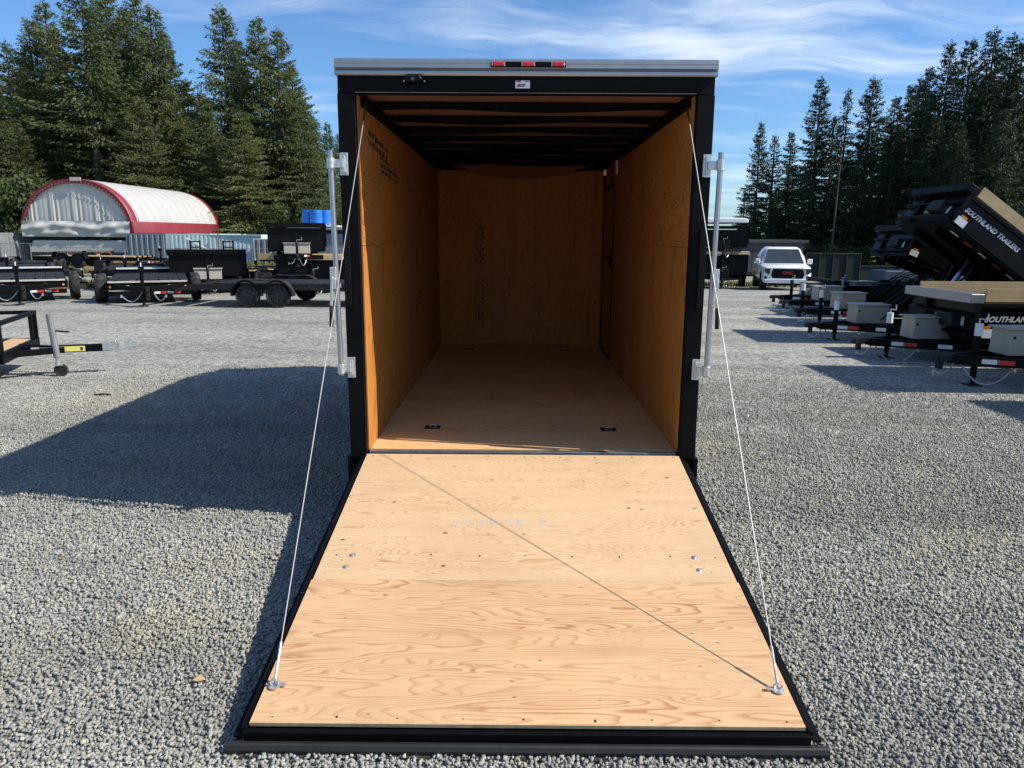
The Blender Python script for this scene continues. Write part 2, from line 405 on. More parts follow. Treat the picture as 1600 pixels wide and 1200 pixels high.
def build_stones():
    g = np.random.default_rng(3)
    K = 560000
    x = g.uniform(-1, 1, K); y = -3.4+9.4*g.random(K)**1.6
    keep = g.random(K) < np.clip(1.0-(y-.5)/6.5, 0, 1)
    x = x*((y+4.8)*.74+.4)
    keep &= g.random(K) < ((y+4.8)*.74+.4)/6.0
    keep &= ~((np.abs(x) < 1.0) & (y > -2.2)) & ~((np.abs(x) < 1.2) & (y > .3))
    x, y = x[keep], y[keep]; n = len(x)
    base = np.array([(-1, -1, -1), (1, -1, -1), (1, 1, -1), (-1, 1, -1), (-1, -1, 1), (1, -1, 1), (1, 1, 1), (-1, 1, 1)], float)
    V = base[None]*g.uniform(.45, 1.0, (n, 8, 3))
    s = g.uniform(.0048, .0100, (n, 1, 1))*np.where(g.random((n, 1, 1)) < .05, 1.35, 1)
    V = V*s*np.stack([g.uniform(.8, 1.25, n), g.uniform(.6, 1.0, n), g.uniform(.45, .8, n)], -1)[:, None]
    a, b, c = g.uniform(0, 6.28, n), g.uniform(-.6, .6, n), g.uniform(-.6, .6, n)
    ca, sa, cb, sb, cc, s_c = np.cos(a), np.sin(a), np.cos(b), np.sin(b), np.cos(c), np.sin(c)
    Rm = np.stack([np.stack([ca*cb, ca*sb*s_c-sa*cc, ca*sb*cc+sa*s_c], -1), np.stack([sa*cb, sa*sb*s_c+ca*cc, sa*sb*cc-ca*s_c], -1), np.stack([-sb, cb*s_c, cb*cc], -1)], -2)
    V = np.einsum('nij,nkj->nki', Rm, V)
    V += np.stack([x, y, g.uniform(.000, .016, n)], -1)[:, None]
    F = np.array([(4, 5, 6, 7), (0, 1, 5, 4), (1, 2, 6, 5), (2, 3, 7, 6), (3, 0, 4, 7)])
    F = (F[None]+(np.arange(n)*8)[:, None, None]).reshape(-1, 4)
    print('STONES', n); me = raw_mesh('gravel_stones', V.reshape(-1, 3), F, STONE)
    o = bpy.data.objects.new('gravel_stones', me); COL.objects.link(o); o['kind'] = 'stuff'
    tag(o, 'loose grey crushed stones covering the yard around the ramp', 'gravel')
build_stones()

# ------------------------------------------------------------ the open cargo trailer
FH, CH = .483, 2.75          # floor and ceiling height
HW = 1.03                    # inner half width
D0 = 4.78                    # depth to the front corners
def cargo_trailer():
    t = thing('cargo_trailer', 'black enclosed cargo trailer seen from behind with its plywood interior open and ramp down', 'trailer', (0, 0, 0))
    OW = 1.135
    # outer skin: sides + nose, kept as thin solid panels
    for s in (-1, 1):
        MB().box((s*(OW-.012), 2.43, (.36+2.80)/2), (.024, 4.78, 2.80-.36)).build('side_wall', BLACKG, t)
    nose = [(-OW, 4.82), (-.62, 5.22), (0, 5.34), (.62, 5.22), (OW, 4.82)]
    for a, b in zip(nose[:-1], nose[1:]):
        MB().bar((a[0], a[1], 1.5), (b[0], b[1], 1.5), .03, 2.28).build('nose_panel', BLACKG, t)
    # roof skin, front edge rounded down
    rp = [(-.03, 2.845), (-.03, 2.885), (4.25, 2.885), (4.75, 2.82), (5.05, 2.66), (5.05, 2.62), (4.75, 2.78), (4.25, 2.845)]
    MB().prism(rp, 0, -OW+.001, OW-.001).build('roof', ROOFIN, t)
    for s in (-1, 1):
        MB().box((s*(OW+.004), 2.2, 2.86), (.014, 4.4, .07)).build('roof_edge_trim', ALU, t)
        MB().box((s*(OW-.06), 2.4, .40), (.10, 4.7, .12)).build('frame_rail', BLACK, t)
    # axle, wheels, fenders under the body
    for y in (2.1, 2.95):
        for s in (-1, 1):
            wheel(t, (s*1.245, y, .34), 0, .34, .20)
    MB().box((0, 2.1, .30), (2.3, .08, .08)).box((0, 2.95, .30), (2.3, .08, .08)).build('axle_beam', BLACK, t)
    for s in (-1, 1): MB().prism([(1.62, .40), (1.74, .76), (3.30, .76), (3.43, .40), (3.40, .40), (3.28, .73), (1.76, .73), (1.65, .40)], 1 if False else 0, s*1.14, s*1.37).build('fender', ALU, t)
    # plywood floor in four sheets, joints across
    ys = [.02, 1.56, 2.78, 4.0, 5.2]
    for i in range(4):
        y0, y1 = ys[i]+.0015, ys[i+1]-.0015
        if i < 3: MB().box((0, (y0+y1)/2, FH-.009), (2*HW-.004, y1-y0, .018)).build('floor_sheet', PLY_F if i == 0 else PLY_F2, t)
        else:
            poly = [(-HW, y0), (HW, y0), (HW, D0), (.5, D0+.24), (0, D0+.32), (-.5, D0+.24), (-HW, D0)]
            MB().prism(poly, 2, FH-.018, FH).build('floor_sheet', PLY_F2, t)
    # plywood walls: lower and upper course on each side (joint at 1.83)
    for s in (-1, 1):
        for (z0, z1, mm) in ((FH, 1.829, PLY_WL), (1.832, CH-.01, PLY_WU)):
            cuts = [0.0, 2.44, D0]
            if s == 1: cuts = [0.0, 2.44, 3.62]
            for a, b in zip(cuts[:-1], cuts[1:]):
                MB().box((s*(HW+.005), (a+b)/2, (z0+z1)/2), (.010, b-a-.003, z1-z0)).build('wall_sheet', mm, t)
    # surround of the side door and the door leaf itself
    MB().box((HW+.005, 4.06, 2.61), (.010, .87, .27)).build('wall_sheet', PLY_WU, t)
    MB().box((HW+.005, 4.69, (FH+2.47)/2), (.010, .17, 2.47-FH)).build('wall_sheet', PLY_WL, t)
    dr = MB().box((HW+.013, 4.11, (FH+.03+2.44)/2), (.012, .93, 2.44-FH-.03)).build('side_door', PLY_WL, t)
    hm = MB().box((HW-.004, 3.80, 1.62), (.018, .05, .16)).box((HW-.03, 3.82, 1.66), (.04, .03, .03)).box((HW-.045, 3.87, 1.66), (.016, .13, .025))
    hm.build('door_handle', BLACK, dr)
    MB().box((HW-.003, 3.643, 1.47), (.008, .022, 1.98)).box((HW-.003, 4.11, 2.458), (.008, .95, .022)).box((HW-.003, 4.59, 1.47), (.008, .022, 1.98)).build('door_trim', BLACK, t)
    # slim dome lamp high on the wall by the door
    MB().box((HW-.012, 3.45, 2.64), (.022, .09, .19)).build('wall_lamp', WHITEP, t, bevel=.008)
    # front wall: slightly bowed, 4 ft sheet + remainder
    def bow(x): return D0+.30*(1-(x/HW)**2)
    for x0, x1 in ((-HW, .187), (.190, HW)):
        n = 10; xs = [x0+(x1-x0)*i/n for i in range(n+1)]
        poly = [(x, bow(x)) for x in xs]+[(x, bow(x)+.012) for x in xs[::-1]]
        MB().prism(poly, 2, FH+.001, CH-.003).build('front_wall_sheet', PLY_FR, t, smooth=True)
    n = 12; xs = [-HW+2*HW*i/n for i in range(n+1)]
    MB().prism([(x, bow(x)-.05) for x in xs]+[(x, bow(x)+.01) for x in xs[::-1]], 2, CH-.055, CH+.004).build('ceiling_cove_trim', VINYL, t)
    # roof bows and inner roof skin
    for k in range(9):
        y = .36+.565*k
        if y > 4.5: break
        r_ = random.Random(k); pts = []
        for i in range(13):
            x = -HW+2*HW*i/12
            pts.append((x, y+.015*math.sin(i*.9+k*2), 2.70-.012*math.sin(i*.8+k)))
        b = MB()
        poly = [(p[0], 2.712+.010*math.sin(i*.7+k*1.7)) for i, p in enumerate(pts)]+[(p[0], 2.752) for p in pts[::-1]]
        b.prism(poly, 1, y-.045-.01*r_.random(), y+.045+.01*r_.random())
        b.build('roof_bow', VINYL, t)
    MB().box((0, 2.56, 2.76), (2*HW+.1, 5.12, .01)).build('roof_inner_skin', ROOFIN, t)
    for s in (-1, 1):
        MB().box((s*(HW-.02), 2.45, 2.712), (.04, 4.75, .05)).build('ceiling_cove_trim', VINYL, t)
    # rear frame
    for s in (-1, 1):
        b = MB().box((s*1.0905, -.02, 1.49), (.105, .08, 2.50)).box((s*1.0445, -.035, 1.50), (.017, .05, 2.2))
        b.build('door_post', BLACK, t, bevel=.004)
        b = MB().box((s*1.1, -.015, .33), (.13, .09, .25)); b.build('post_foot', BLACK, t, bevel=.004)
    MB().box((0, -.02, 2.789), (2*1.143-.21+.2, .082, .098)).build('header', BLACK, t, bevel=.003)
    MB().box((0, -.064, 2.7425), (2.06, .012, .004)).build('header_lip', GREYD, t)
    b = MB()
    prof = [(0, 2.838), (-.078, 2.838), (-.084, 2.846), (-.084, 2.862), (-.072, 2.868), (-.076, 2.872), (-.090, 2.880), (-.090, 2.898), (-.080, 2.903), (-.082, 2.908), (-.082, 2.925), (-.074, 2.934), (.02, 2.934), (.02, 2.89), (0, 2.89)]
    b.prism(prof, 0, -1.146, 1.146); b.build('roof_fascia', ALU, t)
    MB().box((1.149, -.03, 2.887), (.006, .09, .088)).box((-1.149, -.03, 2.887), (.006, .09, .088)).build('fascia_end_cap', ZINC, t)
    lb = MB().box((.012, -.097, 2.898), (.45, .014, .030)).build('marker_light_bar', BLACK, t, bevel=.003)
    for x in (-.165, .012, .189):
        MB().box((x, -.112, 2.898), (.066, .018, .024)).build('red_marker_lamp', REDL, lb, bevel=.005)
        MB().box((x-.037, -.108, 2.898), (.005, .012, .026)).box((x+.037, -.108, 2.898), (.005, .012, .026)).build('lamp_clip', ZINC, lb)
    MB().cyl((.228, -.106, 2.9), (.228, -.103, 2.9), .006, 8).build('screw', ZINC, lb)
    # rear dome lamp / camera housing at the header
    cm = MB().prism([(-.73, 2.812), (-.715, 2.795), (-.635, 2.795), (-.62, 2.812), (-.635, 2.832), (-.715, 2.832)], 1, -.115, -.062)
    cm.build('rear_camera_housing', BLACKG, t, bevel=.004)
    MB().cyl((-.675, -.12, 2.812), (-.675, -.108, 2.812), .011, 12).build('camera_lens', GLASSD, t)
    for x in (-.735, -.612): MB().cyl((x, -.066, 2.808), (x, -.062, 2.808), .005, 8).build('screw', ZINC, t)
    st = MB().box((-.02, -.0635, 2.792), (.088, .003, .044)).build('header_sticker', WHITEP, t)
    MB().box((-.045, -.066, 2.809), (.03, .002, .008)).box((.005, -.066, 2.808), (.03, .002, .004)).build('sticker_red_print', RED, st)
    text('#20P', .022, INKD, st, (-.052, -.0655, 2.779), (R(90), 0, 0), 'sticker_lettering', .1, .0005, .0008)
    # tail light strips on the posts
    for s in (-1, 1):
        ls = MB().box((s*1.112, -.070, 1.70), (.034, .018, .50)).build('tail_light_strip', BLACKG, t, bevel=.004)
        b = MB()
        for k in range(17):
            for dx in (-.007, .007): b.cyl((s*1.112+dx, -.0812, 1.48+k*.0275+(.010 if dx > 0 else 0)), (s*1.112+dx, -.079, 1.48+k*.0275+(.010 if dx > 0 else 0)), .0035, 6)
        b.build('light_dots', DARK, ls)
    # sill, hinge and rear cross member
    MB().box((0, -.002, FH-.014), (2*HW-.006, .044, .022)).build('sill_plate', ALU, t, bevel=.002)
    MB().box((0, .0, FH-.095), (2*HW+.02, .07, .13)).build('rear_crossmember', BLACK, t)
    MB().cyl((-1.0, -.045, FH-.030), (1.0, -.045, FH-.030), .012, 10).build('ramp_hinge', BLACK, t)
    # tie-down rings recessed in the floor
    for x, y in ((-.67, .60), (.645, .57), (-.64, 4.5), (.57, 4.45)):
        pl = MB().box((x, y, FH+.0015), (.115, .10, .003)).build('tie_down_plate', DARK, t)
        MB().cyl((x, y, FH+.003), (x, y, FH+.0045), .036, 16).build('recess_dish', BLACK, pl)
        b = MB(); pp = [(x+.026*math.cos(a), y+.024*math.sin(a), FH+.007+.006*math.sin(a)) for a in np.linspace(0, 2*math.pi, 13)]
        b.tube(pp, .0042, 6).build('ring', ZINC, pl)
        for sx in (-1, 1):
            for sy in (-1, 1): pass
    # lock bars with brackets and handles
    for s in (-1, 1):
        xt, xb = s*1.185, s*1.170
        lk = MB().cyl((xb, -.115, 1.015), (xt, -.115, 2.40), .0165, 14).build('lock_bar', ALU, t, smooth=True)
        for zc, xx in ((2.325, xt), (1.055, xb)):
            b = MB().box((s*1.115, -.066, zc), (.050, .010, .135)).box((s*1.118, -.078, zc), (.028, .018, .10)).box(((s*1.118+xx)/2, -.095, zc), (abs(xx)-1.105, .022, .050)).cyl((xx, -.115, zc-.032), (xx, -.115, zc+.032), .024, 14)
            b.build('bar_bracket', ZINC, lk, bevel=.002)
            for dz in (-.05, .05): MB().cyl((s*1.107, -.0745, zc+dz), (s*1.107, -.071, zc+dz), .007, 8).build('bolt', ALU, lk)
        b = MB().box((s*1.190, -.135, 1.66), (.038, .035, .085)).bar((s*1.196, -.145, 1.64), (s*1.208, -.15, 1.46), .016, .024).box((s*1.19, -.15, 1.60), (.03, .012, .07))
        b.build('lock_handle', ZINC, lk, bevel=.003)
        MB().cyl((s*1.207, -.152, 1.462), (s*1.212, -.154, 1.33), .013, 10).build('handle_grip', RUBBER, lk, smooth=True)
    # ramp door, built in a local frame: origin at the hinge, -Y along the ramp, +Z its normal
    L = 2.305; sl_ = math.asin((.473-.110)/L)
    rd = bpy.data.objects.new('ramp_door', None); COL.objects.link(rd); rd.parent = t; rd.empty_display_size = .2
    rd.location = (0, -.052, .470); rd.rotation_euler = (sl_, 0, 0)
    def rp_(x, y, zz_=0.0): return (x, y, zz_)
    seam = -1.405
    MB().box((0, seam/2, -.008), (2*1.0355, -seam-.001, .016)).build('plywood_sheet', PLY_R1, rd)
    MB().box((0, (seam-L)/2, -.0083), (2*1.0415, L+seam, .016)).build('plywood_sheet', PLY_R2, rd)
    MB().box((0, -L-.0015, -.008), (2*1.0415, .002, .0155)).build('plywood_front_edge', PLYEDGE, rd)
    MB().box((0, -L/2, -.040), (2.09, L, .046)).build('ramp_frame', BLACK, rd)
    for s in (-1, 1):
        MB().box((s*1.060, -L/2-.012, -.030), (.022, L, .040)).build('edge_channel', BLACK, rd, bevel=.003)
        MB().box((s*1.085, -L/2-.012, -.048), (.030, L+.02, .008)).build('edge_flange', BLACK, rd)
    MB().box((0, -L-.016, -.045), (2.12, .024, .050)).build('end_channel', BLACKG, rd, bevel=.003)
    b = MB(); pf = [(-L-.028, -.062), (-L-.050, -.050), (-L-.058, -.052), (-L-.066, -.068), (-L-.066, -.082), (-L-.028, -.082)]
    b.prism(pf, 0, -1.118, 1.118).build('rubber_seal_bumper', simple('grey_black_seal', (.022, .022, .022), .5), rd)
    MB().box((0, -L-.04, -.094), (2.20, .085, .014)).build('end_flap', RUBBER, rd)
    # bolts
    for x, y in ((-.885, -1.195), (-.895, -1.30), (.875, -1.195), (.875, -1.305)):
        wz = MB().cyl((x, y, 0.0), (x, y, .002), .017, 16).cyl((x, y, .002), (x, y, .008), .009, 6); wz.build('bolt_with_washer', ZINC, rd)
    rr = random.Random(4)
    b = MB()
    for y in (-.03, -1.19, -2.28):
        for i in range(9):
            x = -.98+1.96*i/8+rr.uniform(-.02, .02); b.cyl((x, y+rr.uniform(-.012, .012), 0.0), (x, y, .0006), .0035, 6)
    o = b.build('deck_screw_heads', DARK, rd); o['kind'] = 'stuff'
    # printed mill stamps, faint
    b = MB(); x = -.385
    while x < .01:
        ww = rr.choice((.003, .005, .008)); hh = rr.uniform(.05, .10) if rr.random() < .4 else rr.uniform(.02, .06)
        b.box((x, -.855+rr.uniform(-.01, .01), .0004), (ww, hh, .0006)); x += rr.uniform(.012, .024)
    for k in range(7): b.box((.105+rr.uniform(-.012, .012), -.90+k*.014, .0004), (rr.uniform(.016, .032), .006, .0006))
    for k in range(6): b.box((-.02+rr.uniform(-.01, .01), -.895+k*.015, .0004), (rr.uniform(.01, .025), .006, .0006))
    o = b.build('blue_mill_stamp', simple('faint_blue_print', (.46, .43, .38), .8), rd); o['kind'] = 'stuff'
    b = MB()
    for k in range(26):
        a = rr.uniform(0, 6.28); q = rr.uniform(.01, .055)
        b.box((.36+q*math.cos(a), -.36+q*math.sin(a)*.9, .0004), (rr.uniform(.004, .012), .003, .0006), (0, 0, rr.uniform(0, 3)))
    for k in range(16): b.box((.14+k*.016, -.46-.015*math.sin(k), .0004), (.009, .004, .0006))
    o = b.build('round_mill_stamp', simple('faint_red_print', (.52, .28, .13), .8), rd); o['kind'] = 'stuff'
    # cables with sleeves and eye bolts
    def rampw(x, y, zz_): 
        v = Euler((sl_, 0, 0)).to_matrix() @ Vector((x, y, zz_)); return v+Vector(rd.location)
    for s in (-1, 1):
        a = rampw(s*1.0-.003, -2.120, .012); top = Vector((s*1.0-(.0 if s > 0 else -.01), .09, 2.735))
        dirv = (top-a).normalized()
        cb = MB()
        n = 10; pts = []
        for i in range(n+1):
            f = i/n; p = a+(top-a)*f; p.z -= .012*math.sin(math.pi*f); pts.append(p)
        cb.tube(pts, .0026, 8).build('ramp_cable', simple('steel_cable_%d' % (s+1), (.42, .41, .39), .5, .5), t)
        MB().cyl(a+dirv*.015, a+dirv*.16, .0055, 10).build('cable_sleeve_or_shade', ZINC, t)
        MB().cyl(pts[-1]-dirv*.20, pts[-1], .0052, 8).build('cable_sleeve_or_shade', DARK, t)  # dark upper length puts the header's shadow into the cable colour
        eb = MB().cyl(a-Vector((0, 0, .010)), a-Vector((0, 0, .006)), .024, 14)
        lp = [a+Vector((.016*math.cos(q), 0, .006+.014*math.sin(q))) for q in np.linspace(0, 6.283, 13)]
        eb.tube(lp, .0042, 6)
        eb.box(a+Vector((-.028*s, 0, -.002)), (.034, .014, .008))
        eb.build('eye_bolt', ZINC, t)
    b = MB(); fl = MB()
    for yy in np.arange(.06, D0-.05, .406):
        for zz_ in np.arange(FH+.08, CH-.08, .30):
            for s in (-1, 1):
                if s == 1 and yy > 3.5: continue
                b.cyl((s*(HW-.0008), yy, zz_+.02*math.sin(yy*7)), (s*HW, yy, zz_+.02*math.sin(yy*7)), .0042, 6)
    for yy in (.05, .45, .86, 1.27, 1.60, 2.1, 2.74, 3.3, 3.96):
        for xx in np.arange(-.98, 1.0, .245): fl.cyl((xx, yy, FH), (xx, yy, FH+.0006), .0035, 6)
    o = b.build('wall_nail_heads', INKD, t); o['kind'] = 'stuff'
    o = fl.build('floor_screw_heads', DARK, t); o['kind'] = 'stuff'
    # lumber-mill stamps on the walls: rows of small printed marks
    def stamp(name, par, org, u, v, w_, h_, nr, seed, m=INKD, dens=.6):
        r_ = random.Random(seed); b = MB(); org, u, v = Vector(org), Vector(u).normalized(), Vector(v).normalized()
        nn = u.cross(v)
        for i in range(nr):
            x = 0
            while x < w_:
                cw = r_.uniform(.012, .03)
                if r_.random() < dens:
                    c = org+u*(x+cw/2)+v*(h_*(i+.5)/nr+r_.uniform(-.004, .004))
                    a_, b_ = u*cw*.38, v*(h_/nr*r_.uniform(.12, .38))
                    k = len(b.v)
                    b.v += [tuple(c-a_-b_), tuple(c+a_-b_), tuple(c+a_*.7+b_), tuple(c-a_+b_)]; b.f.append((k, k+1, k+2, k+3))
                x += cw
        me = bpy.data.meshes.new(name); me.from_pydata(b.v, [], b.f); me.materials.append(m)
        o = bpy.data.objects.new(name, me); COL.objects.link(o); o.parent = par; o['kind'] = 'stuff'
    stamp('wall_stamp', t, (-HW+.0012, .30, 2.47), (0, 1, -.06), (0, 0, 1), .75, .12, 2, 5, INKD, .8)
    stamp('wall_stamp', t, (-HW+.0012, .72, 2.33), (0, 1, -.04), (0, 0, 1), .75, .13, 3, 6, INKD, .8)
    stamp('wall_stamp', t, (-HW+.0012, 2.9, 2.35), (0, 1, 0), (0, 0, 1), .5, .12, 3, 8, INKD, .45)
    stamp('wall_stamp', t, (-HW+.0012, 2.5, 1.20), (0, 1, 0), (0, 0, 1), .45, .14, 3, 9, INKD, .4)
    yb = bow(-.54)-.003
    stamp('wall_stamp', t, (-.60, yb-.012, 1.55), (0, 0, 1), (1, 0, 0), .52, .13, 4, 11, INKD, .75)
    stamp('wall_stamp', t, (-.60, yb-.012, .95), (0, 0, 1), (1, 0, 0), .40, .13, 4, 12, INKD, .5)
    stamp('wall_stamp', t, (-.60, yb-.012, .80), (0, 0, 1), (1, 0, 0), .10, .13, 3, 13, INKD, .9)
    return t

# ------------------------------------------------------------ generic wheel
WH = {}
def wheel(parent, loc, axis, ro, w_, rimm=None):
    key = (axis, ro, w_)
    if key not in WH:
        b = MB().ring((0, 0, 0), axis, ro, ro*.60, w_, 28)
        a = b.build('wheel', RUBBER, parent, loc, smooth=True)
        c = MB(); ex = [0, 0, 0]; ex[axis] = w_*.36; e = Vector(ex)
        c.cyl(-e*.9, e*.9, ro*.60, 24)
        for sgn in (-1, 1):
            c.cyl(e*sgn*.9, e*sgn*1.25, ro*.20, 12)
            for k in range(8):
                t = k*math.pi/4; u = (math.cos(t), math.sin(t))
                def P(r_, off):
                    v = [0, 0, 0]; j = [i for i in range(3) if i != axis]; v[j[0]] = u[0]*r_; v[j[1]] = u[1]*r_; v[axis] = off; return v
                c.bar(P(ro*.18, sgn*w_*.40), P(ro*.57, sgn*w_*.40), ro*.10, w_*.12, u and [1 if i == axis else 0 for i in range(3)])
        r_ = c.build('rim', RIMM, a)
        WH[key] = (a.data, r_.data); return a
    a = bpy.data.objects.new('wheel', WH[key][0]); COL.objects.link(a); a.parent = parent; a.location = loc
    r_ = bpy.data.objects.new('rim', WH[key][1]); COL.objects.link(r_); r_.parent = a
    return a
cargo_trailer()

def chain(parent, p, q, sag, n=10):
    p, q = Vector(p), Vector(q); pts = []
    for i in range(n+1):
        f = i/n; v = p+(q-p)*f; v.z -= 4*sag*f*(1-f); pts.append(v)
    MB().tube(pts, .011, 5).cyl(q, q+Vector((0, 0, -.07)), .02, 6).build('safety_chain', ZINC, parent)

# ------------------------------------------------------------ dump trailer (hitch at origin, +X towards its rear)
def dump_trailer(label, loc, rz, angle=0.0, BL=3.05, W=1.75, bh=.50, boards=True, lettering=True, box=True, group=None, wheels=True, boxm=GREYB, hoist=True, stickers=True, FZ=.28, bd2=.20, tx=.10, tl=1.25):
    t = thing('dump_trailer', label, 'trailer', loc, rz, group)
    TX = tl
    b = MB()
    for s in (-1, 1): b.bar((.12, s*.04, FZ), (TX, s*W*.36, FZ), .07, .12)
    b.bar((.95, -W*.24, FZ), (.95, W*.24, FZ), .06, .1)
    b.build('tongue', BLACK, t)
    MB().box((.02, 0, FZ+.02), (.24, .09, .08)).cyl((-.10, 0, FZ-.03), (-.10, 0, FZ+.05), .05, 10).box((-.04, 0, FZ-.07), (.06, .08, .12)).build('coupler', DARK, t)
    jk = MB().cyl((.42, 0, .12), (.42, 0, FZ+.42), .04, 10).build('tongue_jack', BLACK, t)
    MB().cyl((.42, 0, .02), (.42, 0, .14), .03, 8).box((.42, 0, .012), (.18, .18, .02)).build('jack_foot', DARK, jk)
    MB().cyl((.42, 0, FZ+.30), (.42, 0, FZ+.46), .048, 10).build('jack_head', WHITEP if stickers else DARK, jk)
    MB().tube([(.42, 0, FZ+.46), (.42, 0, FZ+.52), (.42, -.16, FZ+.52), (.42, -.16, FZ+.60)], .009, 6).build('crank', ZINC, jk)
    chain(t, (.2, .06, FZ-.05), (.06, .28, FZ-.20), .10); chain(t, (.2, -.06, FZ-.05), (.75, -.30, FZ-.05), .26)
    if box:
        tb = MB().prism([(.70, FZ+.07), (.72, FZ+.40), (1.30, FZ+.40), (1.30, FZ+.07)], 1, -bd2, bd2).build('toolbox', boxm, t, bevel=.006)
        MB().box((1.0, 0, FZ+.41), (.66, 2*bd2+.06, .02)).build('toolbox_lid', boxm, tb, bevel=.004)
        MB().cyl((.76, -bd2-.004, FZ+.30), (.76, -bd2, FZ+.30), .02, 8).build('lock', DARK, tb)
    # reflective tape on the near tongue rail and frame
    def tape(x0, x1, y, zz_, m, nm): MB().box(((x0+x1)/2, y, zz_), (x1-x0, .003, .055)).build(nm, m, t)
    ang = math.atan2(W*.36-.04, TX-.12)
    for s in (-1,):
        for i, (f, mm, nm) in enumerate(((.30, WSTRIP, 'white_tape'), (.43, RED, 'red_tape'), (.80, WSTRIP, 'white_tape'))):
            x = .12+(TX-.12)*f; y = s*(.04+(W*.36-.04)*f)
            o = MB().box((0, 0, 0), (.19, .003, .06)).build(nm, mm, t, (x, y+s*.040, FZ)); o.rotation_euler = (0, 0, s*ang)
    # chassis
    b = MB()
    for s in (-1, 1): b.box((TX+BL/2, s*W*.36, FZ), (BL, .08, .14))
    for k in range(6): b.box((TX+.1+k*(BL-.2)/5, 0, FZ), (.06, W*.72, .08))
    b.build('chassis_frame', BLACK, t)
    if wheels:
        for x in (TX+BL*.50, TX+BL*.50+.86):
            for s in (-1, 1): wheel(t, (x, s*(W/2+.02), .36), 1, .36, .22)
        for s in (-1, 1):
            x0 = TX+BL*.50-.45; x1 = x0+1.76; y0 = s*(W/2-.12)
            f = [(x0-.05, .42), (x0+.12, .74), (x1-.12, .74), (x1+.05, .42), (x1+.02, .42), (x1-.13, .72), (x0+.13, .72), (x0-.02, .42)]
            MB().prism(f, 1, s*(W/2-.10), s*(W/2+.15)).build('fender', BLACK, t)
    # tipping body, local frame at the rear hinge
    bd = MB(); th = .03; HX = TX+BL
    bed = bpy.data.objects.new('dump_bed', None); COL.objects.link(bed); bed.parent = t; bed.empty_display_size = .2
    bed.location = (HX, 0, FZ+.09); bed.rotation_euler = (0, R(angle), 0)
    def bb(nm, mb, m, bev=0.0): return mb.build(nm, m, bed, bevel=bev)
    bb('bed_floor', MB().box((-BL/2, 0, .05), (BL, W, .04)), BLACK)
    bb('bed_underframe', MB().box((-BL/2, .35, -.03), (BL-.2, .08, .11)).box((-BL/2, -.35, -.03), (BL-.2, .08, .11)), BLACK)
    for s in (-1, 1):
        bb('side_panel', MB().box((-BL/2, s*(W/2), .07+bh/2), (BL, th, bh)), BLACKG)
        bb('top_rail', MB().box((-BL/2, s*(W/2), .07+bh), (BL+.04, .09, .07)), BLACK, .004)
        if boards:
            bb('side_board', MB().box((-BL/2-.05, s*(W/2+.02), .07+bh+.15), (BL-.25, .035, .19)), DBOARD)
        for k in range(1): bb('stake_pocket', MB().box((-BL*.12-k*BL*.76, s*(W/2+.04), .07+bh*.5), (.07, .06, bh)), BLACK)
    # front bulkhead with horizontal folds and a tarp housing above
    bb('front_panel', MB().box((-BL-.0, 0, .07+bh/2), (th, W, bh)), BLACKG)
    if boards or angle > 3:
        for k in (0, 1): bb('front_fold', MB().prism([(-BL-.015, .10+k*.27), (-BL-.11, .12+k*.27), (-BL-.11, .15+k*.27), (-BL-.015, .19+k*.27)], 1, -W/2+.02, W/2-.02), BLACK)
        bb('front_box', MB().box((-BL-.09, -W*.18, .07+bh*.50), (.16, .42, .20)), DARK, .01)
        bb('front_post', MB().box((-BL-.05, W*.22, .07+bh*.5), (.07, .07, bh)), BLACK)
        bb('tan_reflection_plate', MB().box((-BL-.020, W*.02, .07+bh*.50), (.012, .30, .12)), DBOARD)  # tan plate paints warm reflected light onto the front panel
    else:
        bb('front_post', MB().box((-BL-.04, 0, .07+bh*.5), (.06, .12, bh)), BLACK)
    bb('tarp_housing', MB().box((-BL-.06, 0, .07+bh+.10), (.20, W+.12, .14)), BLACK if (not boards or angle > 3) else ALU, .01)
    bb('tarp_post', MB().box((-BL-.02, -W/2-.03, .07+bh*.6), (.06, .06, bh*.9)), BLACK)
    bb('tailgate', MB().box((-.01, 0, .07+bh/2), (.05, W, bh)), BLACK)
    if lettering:
        text('SOUTHLAND TRAILERS', .115, TEXTW, bed, (-BL+tx, -W/2-.019, .07+bh*.52), (R(90), 0, 0), 'lettering', .28, .002, .0035, 1.0)
    if stickers:
        bb('warning_sticker', MB().box((-BL+.14, -W/2-.018, .07+bh*.18), (.20, .003, .13)), WHITEP)
        bb('orange_warning_band', MB().box((-BL+.14, -W/2-.018, .07+bh*.36), (.12, .003, .04)), AMBER)
        bb('warning_sticker', MB().box((-BL-.022, -W*.28, .07+bh*.5), (.003, .22, .16)), WHITEP)
    for k in range(7):
        bb('red_tape' if k % 2 else 'white_tape', MB().box((-BL+.25+k*.32, -.75 if W > 1.5 else -.5, -.005-.0), (.17, .05, .004)), RED if k % 2 else WSTRIP)
    if angle > 3 and hoist:
        a = R(angle); hz = FZ+.09
        p1 = Vector((TX+BL*.25, 0, FZ)); p2 = Vector((HX-BL*.62*math.cos(a), 0, hz+BL*.62*math.sin(a)))
        mid = (p1+p2)/2
        MB().cyl(p1, mid, .07, 12).build('hoist_cylinder', BLACK, t); MB().cyl(mid, p2, .045, 12).build('hoist_rod', CHROME, t)
        q1 = Vector((HX-.5, 0, FZ+.05)); q2 = mid+Vector((.12, 0, .05))
        b = MB()
        for s in (-.3, .3): b.bar(q1+Vector((0, s, 0)), q2+Vector((0, s, 0)), .06, .14); b.bar(q2+Vector((0, s, 0)), p2+Vector((0, s, 0)), .06, .12)
        b.build('scissor_arm', BLACK, t)
